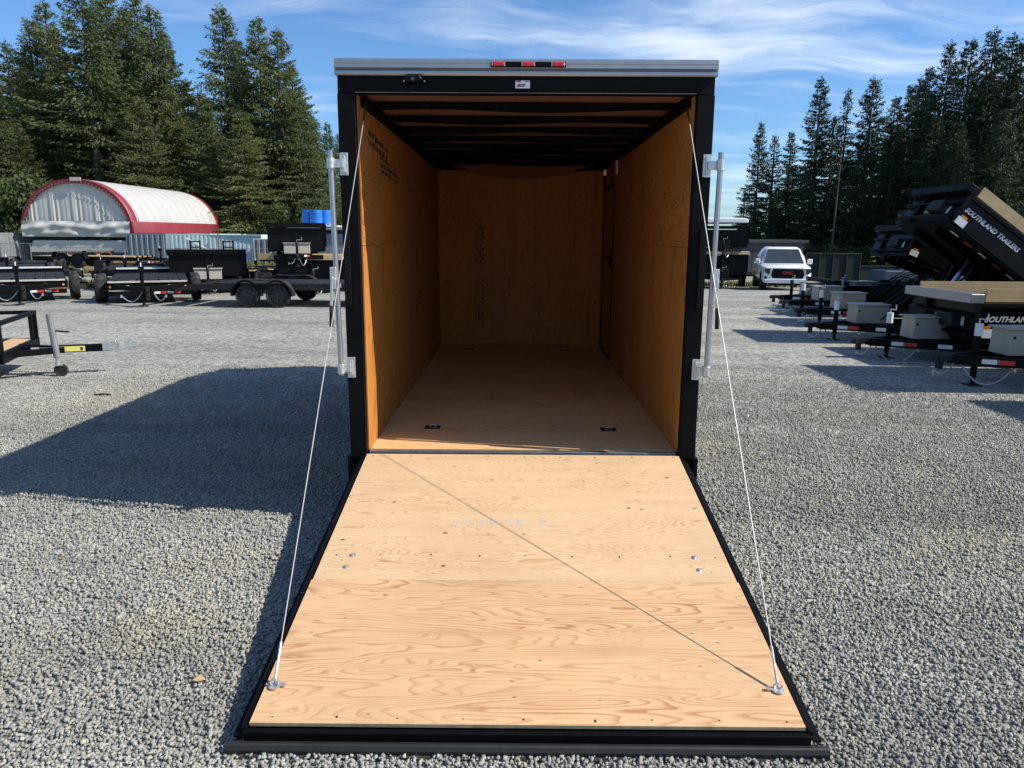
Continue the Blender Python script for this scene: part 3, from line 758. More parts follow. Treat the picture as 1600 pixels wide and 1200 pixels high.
        MB().box(mid+Vector((-.02, -.34, .1)), (.5, .004, .16), (0, R(-35), 0)).build('hoist_sticker', TEXTW, t)
        for k in range(3):
            pts = [Vector((tl-.1, -.2+.15*k, FZ+.12)).lerp(mid, f)+Vector((0, -.12*math.sin(3.14*f), .28*math.sin(3.14*f)+.06*k)) for f in np.linspace(0, 1, 9)]
            MB().tube(pts, .014, 6).build('hydraulic_hose', RUBBER, t)
    return t

DX = 0
dump_trailer('black dump trailer at the right picture edge with raised bed throwing the nearest wedge shadow', (6.55, 2.30, 0), R(0), 38, boards=True, FZ=.40)
dump_trailer('nearest black dump trailer whose grey toolbox is cut off at the right edge', (5.50, 4.75, 0), R(0), 33, FZ=.36)
dump_trailer('black dump trailer with level bed and tan side boards behind the second grey toolbox', (5.45, 6.95, 0), R(0), 0, FZ=.27, tx=.10)
dump_trailer('black dump trailer with steeply raised bed carrying slanted silver lettering and tan boards', (5.50, 9.05, 0), R(0), 35, FZ=.27, tx=.06)
dump_trailer('black dump trailer with raised bed just left of the lettered raised bed', (6.2, 11.5, 0), R(0), 36, tl=1.9, boards=False, FZ=.30, lettering=False)
dump_trailer('black dump trailer with lower raised bed farthest left of the tipped beds', (6.6, 13.6, 0), R(0), 20, tl=2.2, boards=False, FZ=.30, lettering=False)
dump_trailer('black dump trailer behind the farthest left tipped bed, its own bed tipped and half hidden', (8.4, 15.6, 0), R(0), 30, tl=1.6, boards=False, FZ=.30, lettering=False)
dump_trailer('farthest small dump trailer of the right row with low level bed and pale toolbox', (6.9, 15.2, 0), R(0), 0, BL=2.4, bh=.18, tl=1.3, boards=False, FZ=.30, lettering=False, stickers=False)

# ------------------------------------------------------------ flat deck trailers
def deck_trailer(label, loc, rz, DL=5.6, W=2.55, ramps=True, cat='trailer', deckm=DECKG, low=True, group=None, rampup=True, chains=True, wf=.52, fend=True):
    t = thing('deck_trailer', label, cat, loc, rz, group)
    FZ = .46; TX = 1.35; wr = .38
    b = MB()
    for s in (-1, 1): b.bar((.1, s*.05, FZ), (TX+.05, s*W*.33, FZ), .07, .13)
    b.build('tongue', BLACK, t)
    MB().box((.0, 0, FZ+.02), (.26, .1, .09)).box((.02, 0, FZ-.14), (.08, .10, .26)).build('coupler', DARK, t)
    jk = MB().cyl((.38, .12, .10), (.38, .12, FZ+.55), .045, 10).box((.38, .12, FZ+.50), (.14, .14, .16)).build('tongue_jack', BLACK, t)
    MB().cyl((.38, .12, .02), (.38, .12, .14), .035, 8).box((.38, .12, .012), (.2, .2, .02)).build('jack_foot', DARK, jk)
    MB().cyl((.38, .12, FZ+.58), (.38, .12, FZ+.68), .014, 6).build('crank', WHITEP, jk)
    if chains:
        chain(t, (.25, .12, FZ-.04), (.05, .62, FZ-.12), .22); chain(t, (.25, -.12, FZ-.04), (.05, -.42, FZ-.14), .20)
    b = MB()
    for s in (-1, 1): b.box((TX+DL/2, s*(W/2-.32-.04), FZ+.02), (DL, .08, .18))
    b.box((TX+.04, 0, FZ+.02), (.08, W-.66, .20)); b.box((TX+DL-.04, 0, FZ+.02), (.08, W-.66, .18))
    b.build('deck_frame', BLACK, t)
    bp = MB().box((TX-.005, 0, FZ-.18), (.05, W-.7, .12)).build('front_bumper_beam', BLACK, t)
    n = 8; pw = (W-.66)/n
    for i in range(n):
        MB().box((TX+DL/2, -(W-.66)/2+pw*(i+.5), FZ+.13), (DL-.1, pw-.012, .038)).build('deck_plank', deckm, t)
    if not ramps and not chains is False: MB().box((TX-.015, 0, FZ+.135), (.05, W-.74, .045)).build('front_edge_board', CONTW, t); MB().box((TX+DL-.3, 0, FZ+.30), (.06, W-.70, .05)).build('rear_edge_board', TEXTW, t); MB().box((TX+DL-.25, 0, FZ+.22), (.06, W-.60, .14)).build('rear_stop_beam', BLACK, t)
    for i in range(4):
        MB().box((TX-.003, -(W-.66)/2+.22+i*(W-1.1)/3, FZ+.12), (.05, .06, .16)).build('stake_pocket', BLACK, t)
    for i, y in enumerate((-.62, .60)):
        MB().box((TX-.004, y, FZ+.01), (.006, .26, .06)).build('white_label', WSTRIP, t)
    for i in range(4):
        MB().box((TX-.033, .34-.17*i-.55, FZ-.17), (.006, .15, .06)).build('red_tape' if i % 2 else 'white_tape', RED if i % 2 else WSTRIP, t)
    for s in (-1, 1):
        MB().cyl((TX-.01, s*(W/2-.42), FZ+.0), (TX+.0, s*(W/2-.42), FZ+.0), .03, 10).build('marker_lamp', AMBER, t)
        for x in (TX+DL*wf, TX+DL*wf+.90): wheel(t, (x, s*(W/2-.13), wr), 1, wr, .24)
        x0 = TX+DL*wf-.5; x1 = x0+1.9
        f = [(x0-.06, .50), (x0+.10, .84), (x1-.10, .84), (x1+.06, .50), (x1+.03, .50), (x1-.11, .82), (x0+.11, .82), (x0-.03, .50)]
        if fend: MB().prism(f, 1, s*(W/2-.27), s*(W/2+.02)).build('fender', BLACK, t)
        if ramps and rampup:
            b = MB(); xr = TX+DL+.06; yr = s*(W/2-.62)
            for q in (-.2, .2): b.box((xr, yr+q, FZ+.87), (.06, .05, 1.54))
            for k in range(7): b.box((xr, yr, FZ+.18+k*.235), (.05, .40, .05))
            b.build('loading_ramp', BLACK, t)
    return t
deck_trailer('low black deck trailer at the far left edge, hitch chains towards the camera', (-12.9, 14.6, ground_z(0, 16)), R(122), DL=5.0, W=2.7, ramps=False, deckm=DARK, wf=.14, fend=False)
deck_trailer('black deck trailer second from the left, its hitch and jack towards the camera', (-9.55, 14.4, ground_z(0, 16)), R(115), DL=5.0, W=2.7, ramps=False, deckm=DARK, wf=.14, fend=False)
deck_trailer('deck trailer whose upright ladder ramps rise before the pale blue container', (-13.6, 34.2, ground_z(0, 30)), R(-85), DL=5.6, W=2.6, deckm=DECKG, chains=False)
deck_trailer('rust toned deck trailer parked behind the two left deck trailers', (-16.5, 27.0, ground_z(0, 26)), R(20), DL=6.0, W=2.4, deckm=LUMB, ramps=False, chains=False)
deck_trailer('low deck trailer stacked with planks before the arched tent', (-18.5, 32.0, ground_z(0, 32)), R(5), DL=6.5, W=2.4, deckm=LUMB, ramps=False, chains=False)
deck_trailer('dark deck trailer resting on lumber before the arched tent opening', (-18.0, 34.0, ground_z(0, 34)+.75), R(170), DL=6.0, W=2.3, deckm=LUMB, ramps=False, chains=False)

deck_trailer('dark deck trailer directly behind the far left deck trailer', (-17.2, 20.6, ground_z(0, 21)+.12), R(122), DL=4.6, W=2.6, ramps=False, deckm=DARK, wf=.14, fend=False, chains=False)
deck_trailer('dark deck trailer directly behind the second deck trailer from the left', (-13.2, 20.6, ground_z(0, 21)+.12), R(114), DL=4.6, W=2.6, ramps=False, deckm=DARK, wf=.5, chains=False)
# car hauler seen from its side
def car_hauler():
    t = thing('car_hauler', 'black car hauler seen side-on with two wheels under rounded fenders beside the cargo trailer', 'trailer', (-6.55, 15.75, ground_z(0, 15)), R(178))
    t.rotation_euler = (0, 0, R(-2))
    DL = 5.0; OX = .6
    b = MB().box((OX, -1.0, .52), (DL, .10, .15)).box((OX, 1.0, .52), (DL, .10, .15))
    for k in range(8): b.box((OX-DL/2+.1+k*(DL-.2)/7, 0, .50), (.06, 1.95, .08))
    b.build('deck_frame', DARK, t)
    MB().prism([(OX-DL/2-.55, .38), (OX-DL/2+.0, .45), (OX-DL/2+.0, .60), (OX-DL/2-.55, .46)], 1, -1.05, 1.05).build('dovetail', DARK, t)
    for i in range(8): MB().box((OX+.2, -.86+i*.245, .60), (DL-.5, .235, .035)).build('deck_plank', DARK, t)
    for s in (-1, 1):
        for x in (-.45, .36): wheel(t, (x, s*1.16, .31), 1, .31, .20)
        out = []
        for k in range(9): a = math.pi-k*math.pi/8*.78; out.append((-.45+.42*math.cos(a)-.02, .33+.42*math.sin(a)))
        out = [(-.45+.41*math.cos(a), .32+.41*math.sin(a)) for a in np.linspace(math.pi, math.pi*.42, 9)]
        out2 = [(.36+.41*math.cos(a), .32+.41*math.sin(a)) for a in np.linspace(math.pi*.58, 0, 9)]
        poly = out+out2
        inn = [(x+(.03 if x < -.05 else -.03)*(1 if abs(x+.05) > .2 else 0), y_-.02) for x, y_ in poly[::-1]]
        MB().prism(poly+inn, 1, s*1.04, s*1.30).build('fender', DARK, t, smooth=False)
        b = MB()
        for x in (-.45, .36):
            pts = [(x+.36*math.cos(a), .31+.36*math.sin(a)) for a in np.linspace(math.pi, 0, 13)]
            top = [(x+.405*math.cos(a), .31+.405*math.sin(a)) for a in np.linspace(0, math.pi, 13)]
            b.prism(pts+top, 1, s*1.285, s*1.305)
        b.build('fender_lip', BLACK, t)
    b = MB()
    for s in (-1, 1): b.bar((OX+DL/2, s*.9, .50), (OX+DL/2+1.4, s*.05, .50), .08, .13)
    b.build('tongue', BLACK, t)
    MB().cyl((OX+DL/2+1.0, 0, .05), (OX+DL/2+1.0, 0, 1.0), .04, 10).tube([(OX+DL/2+1.0, 0, 1.0), (OX+DL/2+1.0, -.2, 1.05), (OX+DL/2+1.2, -.2, 1.0)], .02, 6).build('tongue_jack', BLACK, t)
    MB().box((1.9, -1.06, .58), (.16, .02, .10)).build('white_label', TEXTW, t)
    MB().tube([(1.7, -1.15, .45), (2.3, -1.15, .45)], .02, 6).build('side_step', DARK, t)
    return t
car_hauler()

# dump trailers facing the camera behind the hauler
dump_trailer('wide black dump trailer facing the camera with small grey toolbox, below the pale blue container', (-9.95, 19.2, ground_z(0, 21)), R(111), 0, BL=3.6, W=2.35, bh=.70, FZ=.45, bd2=.42, boards=False, lettering=False, stickers=False)
dump_trailer('black dump trailer facing the camera at the bottom of the stack beside the cargo trailer', (-6.6, 19.4, ground_z(0, 21)), R(106), 0, BL=3.6, W=2.35, bh=.62, FZ=.36, boards=False, lettering=False, stickers=False, box=False)
dump_trailer('black dump trailer with grey toolbox stacked on timbers above another dump body', (-7.15, 19.6, ground_z(0, 21)+.93), R(106), 0, BL=3.4, W=1.85, bh=.75, FZ=.36, bd2=.42, boards=False, lettering=False, stickers=False, wheels=False)
dump_trailer('black dump trailer at the bottom of the white topped stack left of the pickup', (9.15, 28.6, ground_z(0, 30)), R(78), 0, BL=3.6, W=2.2, bh=.75, FZ=.5, bd2=.3, boards=False, lettering=False, stickers=False, boxm=DARK)
dump_trailer('upper black dump trailer under a white cover, left of the pickup', (9.15, 28.7, ground_z(0, 30)+1.28), R(78), 0, BL=3.6, W=2.2, bh=.75, FZ=.5, bd2=.3, boards=False, lettering=False, stickers=False, boxm=DARK, wheels=False)
def slab(name, label, cat, c, dims, m, rot=None, group=None, bevel=.01):
    o = MB().box((0, 0, 0), dims).build(name, m, None, c, bevel=bevel)
    if rot: o.rotation_euler = rot
    tag(o, label, cat, group); return o
g21 = ground_z(0, 21)
for i, (x0, x1, m_, lb) in enumerate(((-8.75, -7.5, LUMB, 'brown timber carrying the left side of the upper dump trailer'), (-7.2, -5.9, NEWL, 'pale timber carrying the right side of the upper dump trailer'), (-5.75, -4.9, RUST, 'reddish timber at the right end of the dump stack'))):
    slab('timber', lb, 'timber', ((x0+x1)/2, 20.7, g21+1.24), (x1-x0, .3, .20), m_)
slab('timber', 'left wood beam between the two dump trailers beside the pickup', 'timber', (8.6, 30.0, ground_z(0, 30)+1.62), (1.1, .25, .18), NEWL)
slab('timber', 'right wood beam between the two dump trailers beside the pickup', 'timber', (10.1, 30.0, ground_z(0, 30)+1.62), (1.15, .25, .18), NEWL)
# white cover over the right-hand stack
b = MB().prism([(8.2, .0), (8.2, .17), (8.4, .22), (10.4, .22), (10.6, .17), (10.6, 0)], 1, 30.1, 33.9)
o = b.build('load_cover', WHITEP, None, (0, 0, ground_z(0, 30)+3.0), bevel=.03); tag(o, 'white rounded cover on top of the dump trailer stack left of the pickup', 'cover')
# rusty beams between the two black bodies
for k, (zz_, m_) in enumerate(((1.12, RUST), (.80, LUMB), (.62, RUST))):
    slab('steel_beam', ['thick rusty beam lying between the two black dump bodies', 'pale board under the rusty beam between the dump bodies', 'lowest thin rusty beam between the two dump bodies'][k], 'beam', (-8.72, 23.2, g21+zz_), (1.7, .22, .22 if k == 0 else .08), m_, (0, R(2*(k-1)), 0))
# tilted bodies with lumber right of the stack
tb = thing('tilted_dump_body', 'tilted black dump body with pale board and yellow edge behind the dump stack', 'trailer', (-5.05, 24.5, g21), 0)
MB().box((0, 0, 1.95), (2.4, 2.0, .5), (0, R(17), 0)).build('body', BLACK, tb)
MB().box((.03, -1.02, 2.33), (2.3, .05, .20), (0, R(17), 0)).build('side_board', NEWL, tb)
MB().box((-.05, -1.02, 2.02), (1.1, .04, .07), (0, R(17), 0)).build('white_edge', WSTRIP, tb)
MB().box((.75, -1.02, 1.78), (1.0, .04, .07), (0, R(17), 0)).build('yellow_edge', YEL, tb)
MB().box((-.6, 0, .8), (.2, 1.6, 1.5)).box((.8, 0, .7), (.2, 1.6, 1.2)).build('support_leg', DARK, tb)
# blue drums on a white tray on the stack
tray = MB().box((0, 0, 0), (1.7, 1.1, .05))
for i in range(8): tray.box((-.74+i*.21, -.53, .06), (.09, .03, .08))
o = tray.build('pallet_tray', WHITEP, None, (-7.1, 21.6, g21+2.27)); tag(o, 'white slatted tray lying on top of the dump stack under the blue drums', 'tray')
def drum(x, y, z0, label):
    b = MB(); pr = [(.0, .29), (.04, .30), (.30, .30), (.32, .315), (.34, .30), (.56, .30), (.58, .315), (.60, .30), (.72, .29)]
    pr = [(h_*.72, r_*.72) for h_, r_ in pr]
    for (a, ra), (c, rb) in zip(pr[:-1], pr[1:]): b.cyl((0, 0, a), (0, 0, c), ra, 20, rb, False)
    b.cyl((0, 0, pr[-1][0]-.01), (0, 0, pr[-1][0]), pr[-1][1], 20)
    o = b.build('blue_drum', BLUEP, None, (x, y, z0), smooth=True); tag(o, label, 'drum', 'blue drums on the dump stack')
for q in ((-7.30, 21.7, 'leftmost of the three blue drums on top of the dump stack'), (-6.98, 21.5, 'middle one of the three blue drums on top of the dump stack'), (-6.72, 21.75, 'rightmost of the three blue drums on top of the dump stack')):
    drum(q[0], q[1], g21+2.30, q[2])

# ------------------------------------------------------------ small utility trailer at the left
def utility_trailer():
    a = R(18); t = thing('utility_trailer', 'small open utility trailer with wood deck and black rails cut by the left edge', 'trailer', (-6.62, 4.95, 0), a)
    # local: +X = forward (tongue), body towards -X; front edge at x = 0
    W = 1.60; BL = 2.6; z0 = .36
    b = MB().box((-.03, 0, z0), (.06, W, .13))
    for s in (-1, 1): b.box((-BL/2, s*(W/2-.03), z0), (BL, .06, .13))
    for k in range(1, 5): b.box((-k*BL/4, 0, z0-.02), (.05, W-.1, .06))
    b.build('deck_frame', BLACK, t)
    for i in range(9): MB().box((-BL/2, -W/2+.075+(i+.5)*(W-.15)/9, z0+.055), (BL-.12, (W-.15)/9-.008, .03)).build('deck_plank', DECKW, t)
    MB().box((-.36, 0, z0+.072), (.06, W-.12, .006)).build('deck_strap', BLACK, t)
    for s in (-1, 1):
        MB().box((-BL/2, s*(W/2-.02), z0+.43), (BL, .04, .05)).build('side_rail', BLACK, t)
        for x in (-.03, -.9, -1.75, -2.55): MB().box((x, s*(W/2-.02), z0+.24), (.05, .04, .36)).build('rail_post', BLACK, t)
        wheel(t, (-1.5, s*(W/2+.14), .29), 1, .29, .18)
        MB().prism([(-1.9, .45), (-1.78, .64), (-1.22, .64), (-1.1, .45), (-1.13, .45), (-1.24, .62), (-1.76, .62), (-1.87, .45)], 1, s*(W/2+.03), s*(W/2+.25)).build('fender', BLACK, t)
    MB().box((-.03, 0, z0+.43), (.06, W, .05)).build('front_rail', BLACK, t)
    MB().box((-.045, W/2-.16, z0+.24), (.04, .05, .34)).box((-.045, -W/2+.16, z0+.24), (.04, .05, .34)).build('rail_brace', BLACK, t)
    b = MB()
    for s in (-1, 1): b.bar((-.05, s*.32, z0-.01), (.50, s*.05, z0-.01), .05, .08)
    b.box((.52, 0, z0+.0), (1.06, .08, .095)); b.build('tongue', BLACK, t)
    MB().box((1.06, 0, z0+.01), (.20, .11, .10)).cyl((1.16, 0, z0-.03), (1.16, 0, z0+.07), .06, 10).bar((1.10, 0, z0+.06), (1.16, 0, z0+.17), .03, .02).build('coupler', ZINC, t, bevel=.004)
    MB().box((1.22, .02, z0+.03), (.16, .03, .04)).build('coupler_latch', simple('pale_teal_zinc', (.45, .55, .52), .4, .5), t)
    jk = MB().cyl((.42, -.10, .26), (.38, -.10, .84), .042, 12).build('jack_tube', GALV, t)
    MB().cyl((.42, -.10, .14), (.42, -.10, .30), .024, 10).build('jack_inner_tube', ZINC, jk)
    MB().tube([(.41, -.10, .62), (.56, -.12, .60), (.60, -.12, .60)], .013, 6).build('jack_crank', DARK, jk)
    wheel(jk, (.45, -.10, .085), 1, .085, .05)
    MB().box((.43, -.10, .16), (.10, .08, .02)).build('wheel_fork', ZINC, jk)
    MB().box((.30, -.043, z0), (.38, .004, .07), (0, 0, 0)).build('grey_label', simple('pale_label', (.5, .47, .43), .5), t, rot=None).rotation_euler = (0, 0, 0)
    o = MB().box((0, 0, 0), (.26, .004, .07)).build('yellow_label', YEL, t, (.62, -.043, z0)); 
    MB().box((.09, -.003, 0), (.03, .003, .04)).build('label_print', INKD, o)
    o = MB().box((0, -W/2-.004, 0), (.07, .012, .09)).build('amber_marker', AMBER, t, (-.22, 0, z0), bevel=.003)
    MB().cyl((-.06, -W/2-.006, z0), (-.06, -W/2, z0), .014, 8).build('bolt', ZINC, t)
    return t
utility_trailer()

# ------------------------------------------------------------ white pickup
def pickup():
    t = thing('pickup_truck', 'white pickup truck parked facing the camera before the dark green screened fence', 'truck', (12.05, 29.6, ground_z(0, 30)), R(-103))
    # local: +X forward (towards the camera)
    def loft(nm, secs, m, bevel=0.0, smooth=True):
        """secs: (x, z0, z1, half width bottom, half width top, shoulder)"""
        vs = []; fs = []; k = 10
        for (x, z0, z1, wb, wt) in secs:
            hh = z1-z0
            half = [(wb*.93, z0), (wb, z0+hh*.18), (wb, z0+hh*.55), (wt+(wb-wt)*.25, z0+hh*.90), (wt*.90, z1)]
            ring_ = half+[(-y, z_) for y, z_ in half[::-1]]
            vs += [(x, y, z_) for y, z_ in ring_]
        for i in range(len(secs)-1):
            for j in range(k): fs.append((i*k+j, i*k+(j+1) % k, (i+1)*k+(j+1) % k, (i+1)*k+j))
        fs += [tuple(range(k)), tuple(range((len(secs)-1)*k, len(secs)*k))[::-1]]
        mb = MB(); mb.add(vs, fs); return mb.build(nm, m, t, smooth=smooth)
    loft('body', [(2.52, .42, .98, .90, .84), (2.70, .45, 1.02, .93, .88)][:0]+[(2.72, .50, 1.02, .82, .78), (2.60, .46, 1.12, .95, .90), (2.2, .44, 1.19, 1.0, .95), (1.2, .44, 1.24, 1.0, .97), (.9, .44, 1.22, 1.0, .98), (-2.7, .46, 1.22, 1.0, .98), (-2.85, .55, 1.18, .97, .95)], TRUCKW)
    loft('cab', [(1.22, 1.15, 1.20, .93, .88), (.42, 1.15, 1.88, .92, .68), (.1, 1.15, 1.93, .93, .70), (-1.0, 1.15, 1.93, .93, .70), (-1.35, 1.15, 1.80, .92, .74)], TRUCKW)
    MB().add([(1.20, -.84, 1.235), (1.20, .84, 1.235), (.50, .655, 1.845), (.50, -.655, 1.845), (1.17, -.84, 1.22), (1.17, .84, 1.22), (.46, .655, 1.83), (.46, -.655, 1.83)], [(0, 1, 2, 3), (4, 7, 6, 5), (0, 4, 5, 1), (2, 6, 7, 3), (1, 5, 6, 2), (0, 3, 7, 4)]).build('windshield', GLASSD, t)
    for s in (-1, 1):
        MB().add([(.95, s*.935, 1.27), (-1.1, s*.935, 1.27), (-.95, s*.79, 1.80), (.42, s*.79, 1.80)], [(0, 1, 2, 3)]).build('side_window', GLASSD, t)
        MB().box((.95, s*1.10, 1.32), (.12, .20, .22)).build('side_mirror', TRUCKW, t, bevel=.03)
        hl = MB().prism([(.62, .82), (.66, 1.08), (.92, 1.06), (.93, .92), (.84, .84)] if s > 0 else [(-.62, .82), (-.66, 1.08), (-.92, 1.06), (-.93, .92), (-.84, .84)], 0, 2.60, 2.745).build('headlight', GLASSD, t)
        MB().box((2.75, s*.68, .94), (.02, .05, .20)).build('lamp_signature', WHITEP, hl)
        MB().prism([(s*.80, .58), (s*.92, .62), (s*.92, .74), (s*.84, .72)], 0, 2.62, 2.725).build('fog_lamp_recess', BLACK, t)
        for x in (1.75, -1.85): wheel(t, (x, s*.88, .40), 1, .40, .26)
        MB().prism([(1.30, .42), (1.36, .78), (1.60, .93), (1.90, .93), (2.14, .78), (2.20, .42)], 1, s*.985, s*1.004).build('wheel_arch', BLACK, t)
        MB().box((0, s*.98, .44), (2.2, .08, .08)).build('running_board', BLACK, t)
    MB().prism([(-.60, .66), (-.66, .80), (-.60, 1.06), (.60, 1.06), (.66, .80), (.60, .66)], 0, 2.66, 2.745).build('grille', BLACK, t, bevel=.01)
    b = MB()
    for k in range(4): b.box((2.748, 0, .72+k*.085), (.01, 1.18, .014))
    b.build('grille_bar', DARK, t)
    MB().box((2.74, 0, 1.085), (.03, 1.3, .04)).build('hood_trim', TRUCKW, t, bevel=.01)
    MB().prism([(-.90, .46), (-.93, .62), (-.66, .64), (.66, .64), (.93, .62), (.90, .46)], 0, 2.62, 2.82).build('front_bumper', WHITEP, t, bevel=.02)
    MB().box((2.72, 0, .44), (.12, 1.5, .10)).build('lower_valance', BLACK, t)
    MB().box((2.826, .02, .53), (.008, .32, .13)).build('license_plate', TEXTW, t)
    text('GMC', .17, RED, t, (2.757, -.22, .84), (R(90), 0, R(90)), 'grille_lettering', 0, .004, .004, 1.2)
    b = MB().box((-1.5, 0, .32), (4.6, .9, .16)); b.build('underframe', BLACK, t)
    return t
pickup()

# ------------------------------------------------------------ containers, tent, fences, shed
def corrugated(name, m, p, q, z0, z1, parent, period=.42, depth=.09):
    p, q = Vector((p[0], p[1], 0)), Vector((q[0], q[1], 0)); L = (q-p).length; u = (q-p)/L; nrm = Vector((u.y, -u.x, 0))
    n = max(2, round(L/period)); pts = []
    for i in range(n):
        a = i*L/n; w_ = L/n
        for f, o_ in ((0, 0), (.28, 0), (.42, 1), (.78, 1), (.92, 0)): pts.append(p+u*(a+f*w_)+nrm*(depth*o_))
    pts.append(q.copy())
    b = MB(); vs = [(v.x, v.y, z0) for v in pts]+[(v.x, v.y, z1) for v in pts]; k = len(pts)
    b.add(vs, [(i, i+1, k+i+1, k+i) for i in range(k-1)])
    return b.build(name, m, parent)
def container(label, x, y, z0, rz, L, m_end, m_side, W=2.44, H=2.6, frame=None):
    t = thing('shipping_container', label, 'container', (x, y, z0), rz)
    corrugated('end_wall', m_end, (-W/2+.08, 0), (W/2-.08, 0), .12, H-.1, t)
    corrugated('side_wall', m_side, (W/2, .06), (W/2, L-.06), .12, H-.1, t)
    corrugated('side_wall', m_side, (-W/2, L-.06), (-W/2, .06), .12, H-.1, t)
    corrugated('end_wall', m_end, (W/2-.08, L), (-W/2+.08, L), .12, H-.1, t)
    MB().box((0, L/2, H-.03), (W, L, .06)).build('container_roof', m_side, t)
    f = frame or m_end; b = MB()
    for sx in (-1, 1):
        for yy in (0, L): b.box((sx*(W/2-.04), yy, H/2), (.11, .11, H))
        b.box((sx*(W/2-.02), L/2, .08), (.12, L, .15)); b.box((sx*(W/2-.02), L/2, H-.06), (.1, L, .1))
    for yy in (0, L): b.box((0, yy, .08), (W, .12, .15)); b.box((0, yy, H-.06), (W, .10, .1))
    b.build('corner_frame', f, t); return t
GZ = -.78
TF = 58.0
container('blue grey corrugated container end under the right eave of the arched tent', -30.85, TF, GZ, 0, 9.0, CONTB, CONTB, 3.3)
container('pale blue container continuing behind under the tent eave', -30.6, TF+9.2, GZ, 0, 10.0, CONTL, CONTL)
container('weathered grey container at the far left edge before the tent', -43.6, TF-1, GZ, 0, 12.0, CONTG, CONTG)
container('second grey container further left, partly cut by the picture edge', -46.2, TF-1, GZ, 0, 12.0, CONTG, CONTG)
container('grey and cream striped container end right of the pale blue one', -20.2, 56.0, GZ-.35, R(2), 6, CONTG, CONTW, 2.0, 2.6, CONTW)
# pale blue long wall facing us, next to the blue-grey end
tcn = thing('container_wall', 'long pale blue container side below the tent, with a white diagonal bar', 'container', (0, 0, 0), 0)
corrugated('side_wall', CONTL, (-29.1, TF+.3), (-21.4, TF+.6), GZ+.1, GZ+2.5, tcn, .35, .02)
MB().box((-25.2, TF+1.8, GZ+2.52), (7.6, 2.8, .08)).build('container_roof', CONTL, tcn)
MB().bar((-27.6, TF+.1, GZ+2.25), (-25.2, TF+.2, GZ+1.0), .10, .12).build('diagonal_bar', WHITEP, tcn)
MB().box((-24.9, TF+.2, GZ+1.6), (.10, .10, 2.2)).build('post', GALV, tcn)
MB().box((-21.4, TF+1.8, GZ+1.3), (.08, 2.8, 2.4)).build('end_wall', CONTL, tcn)

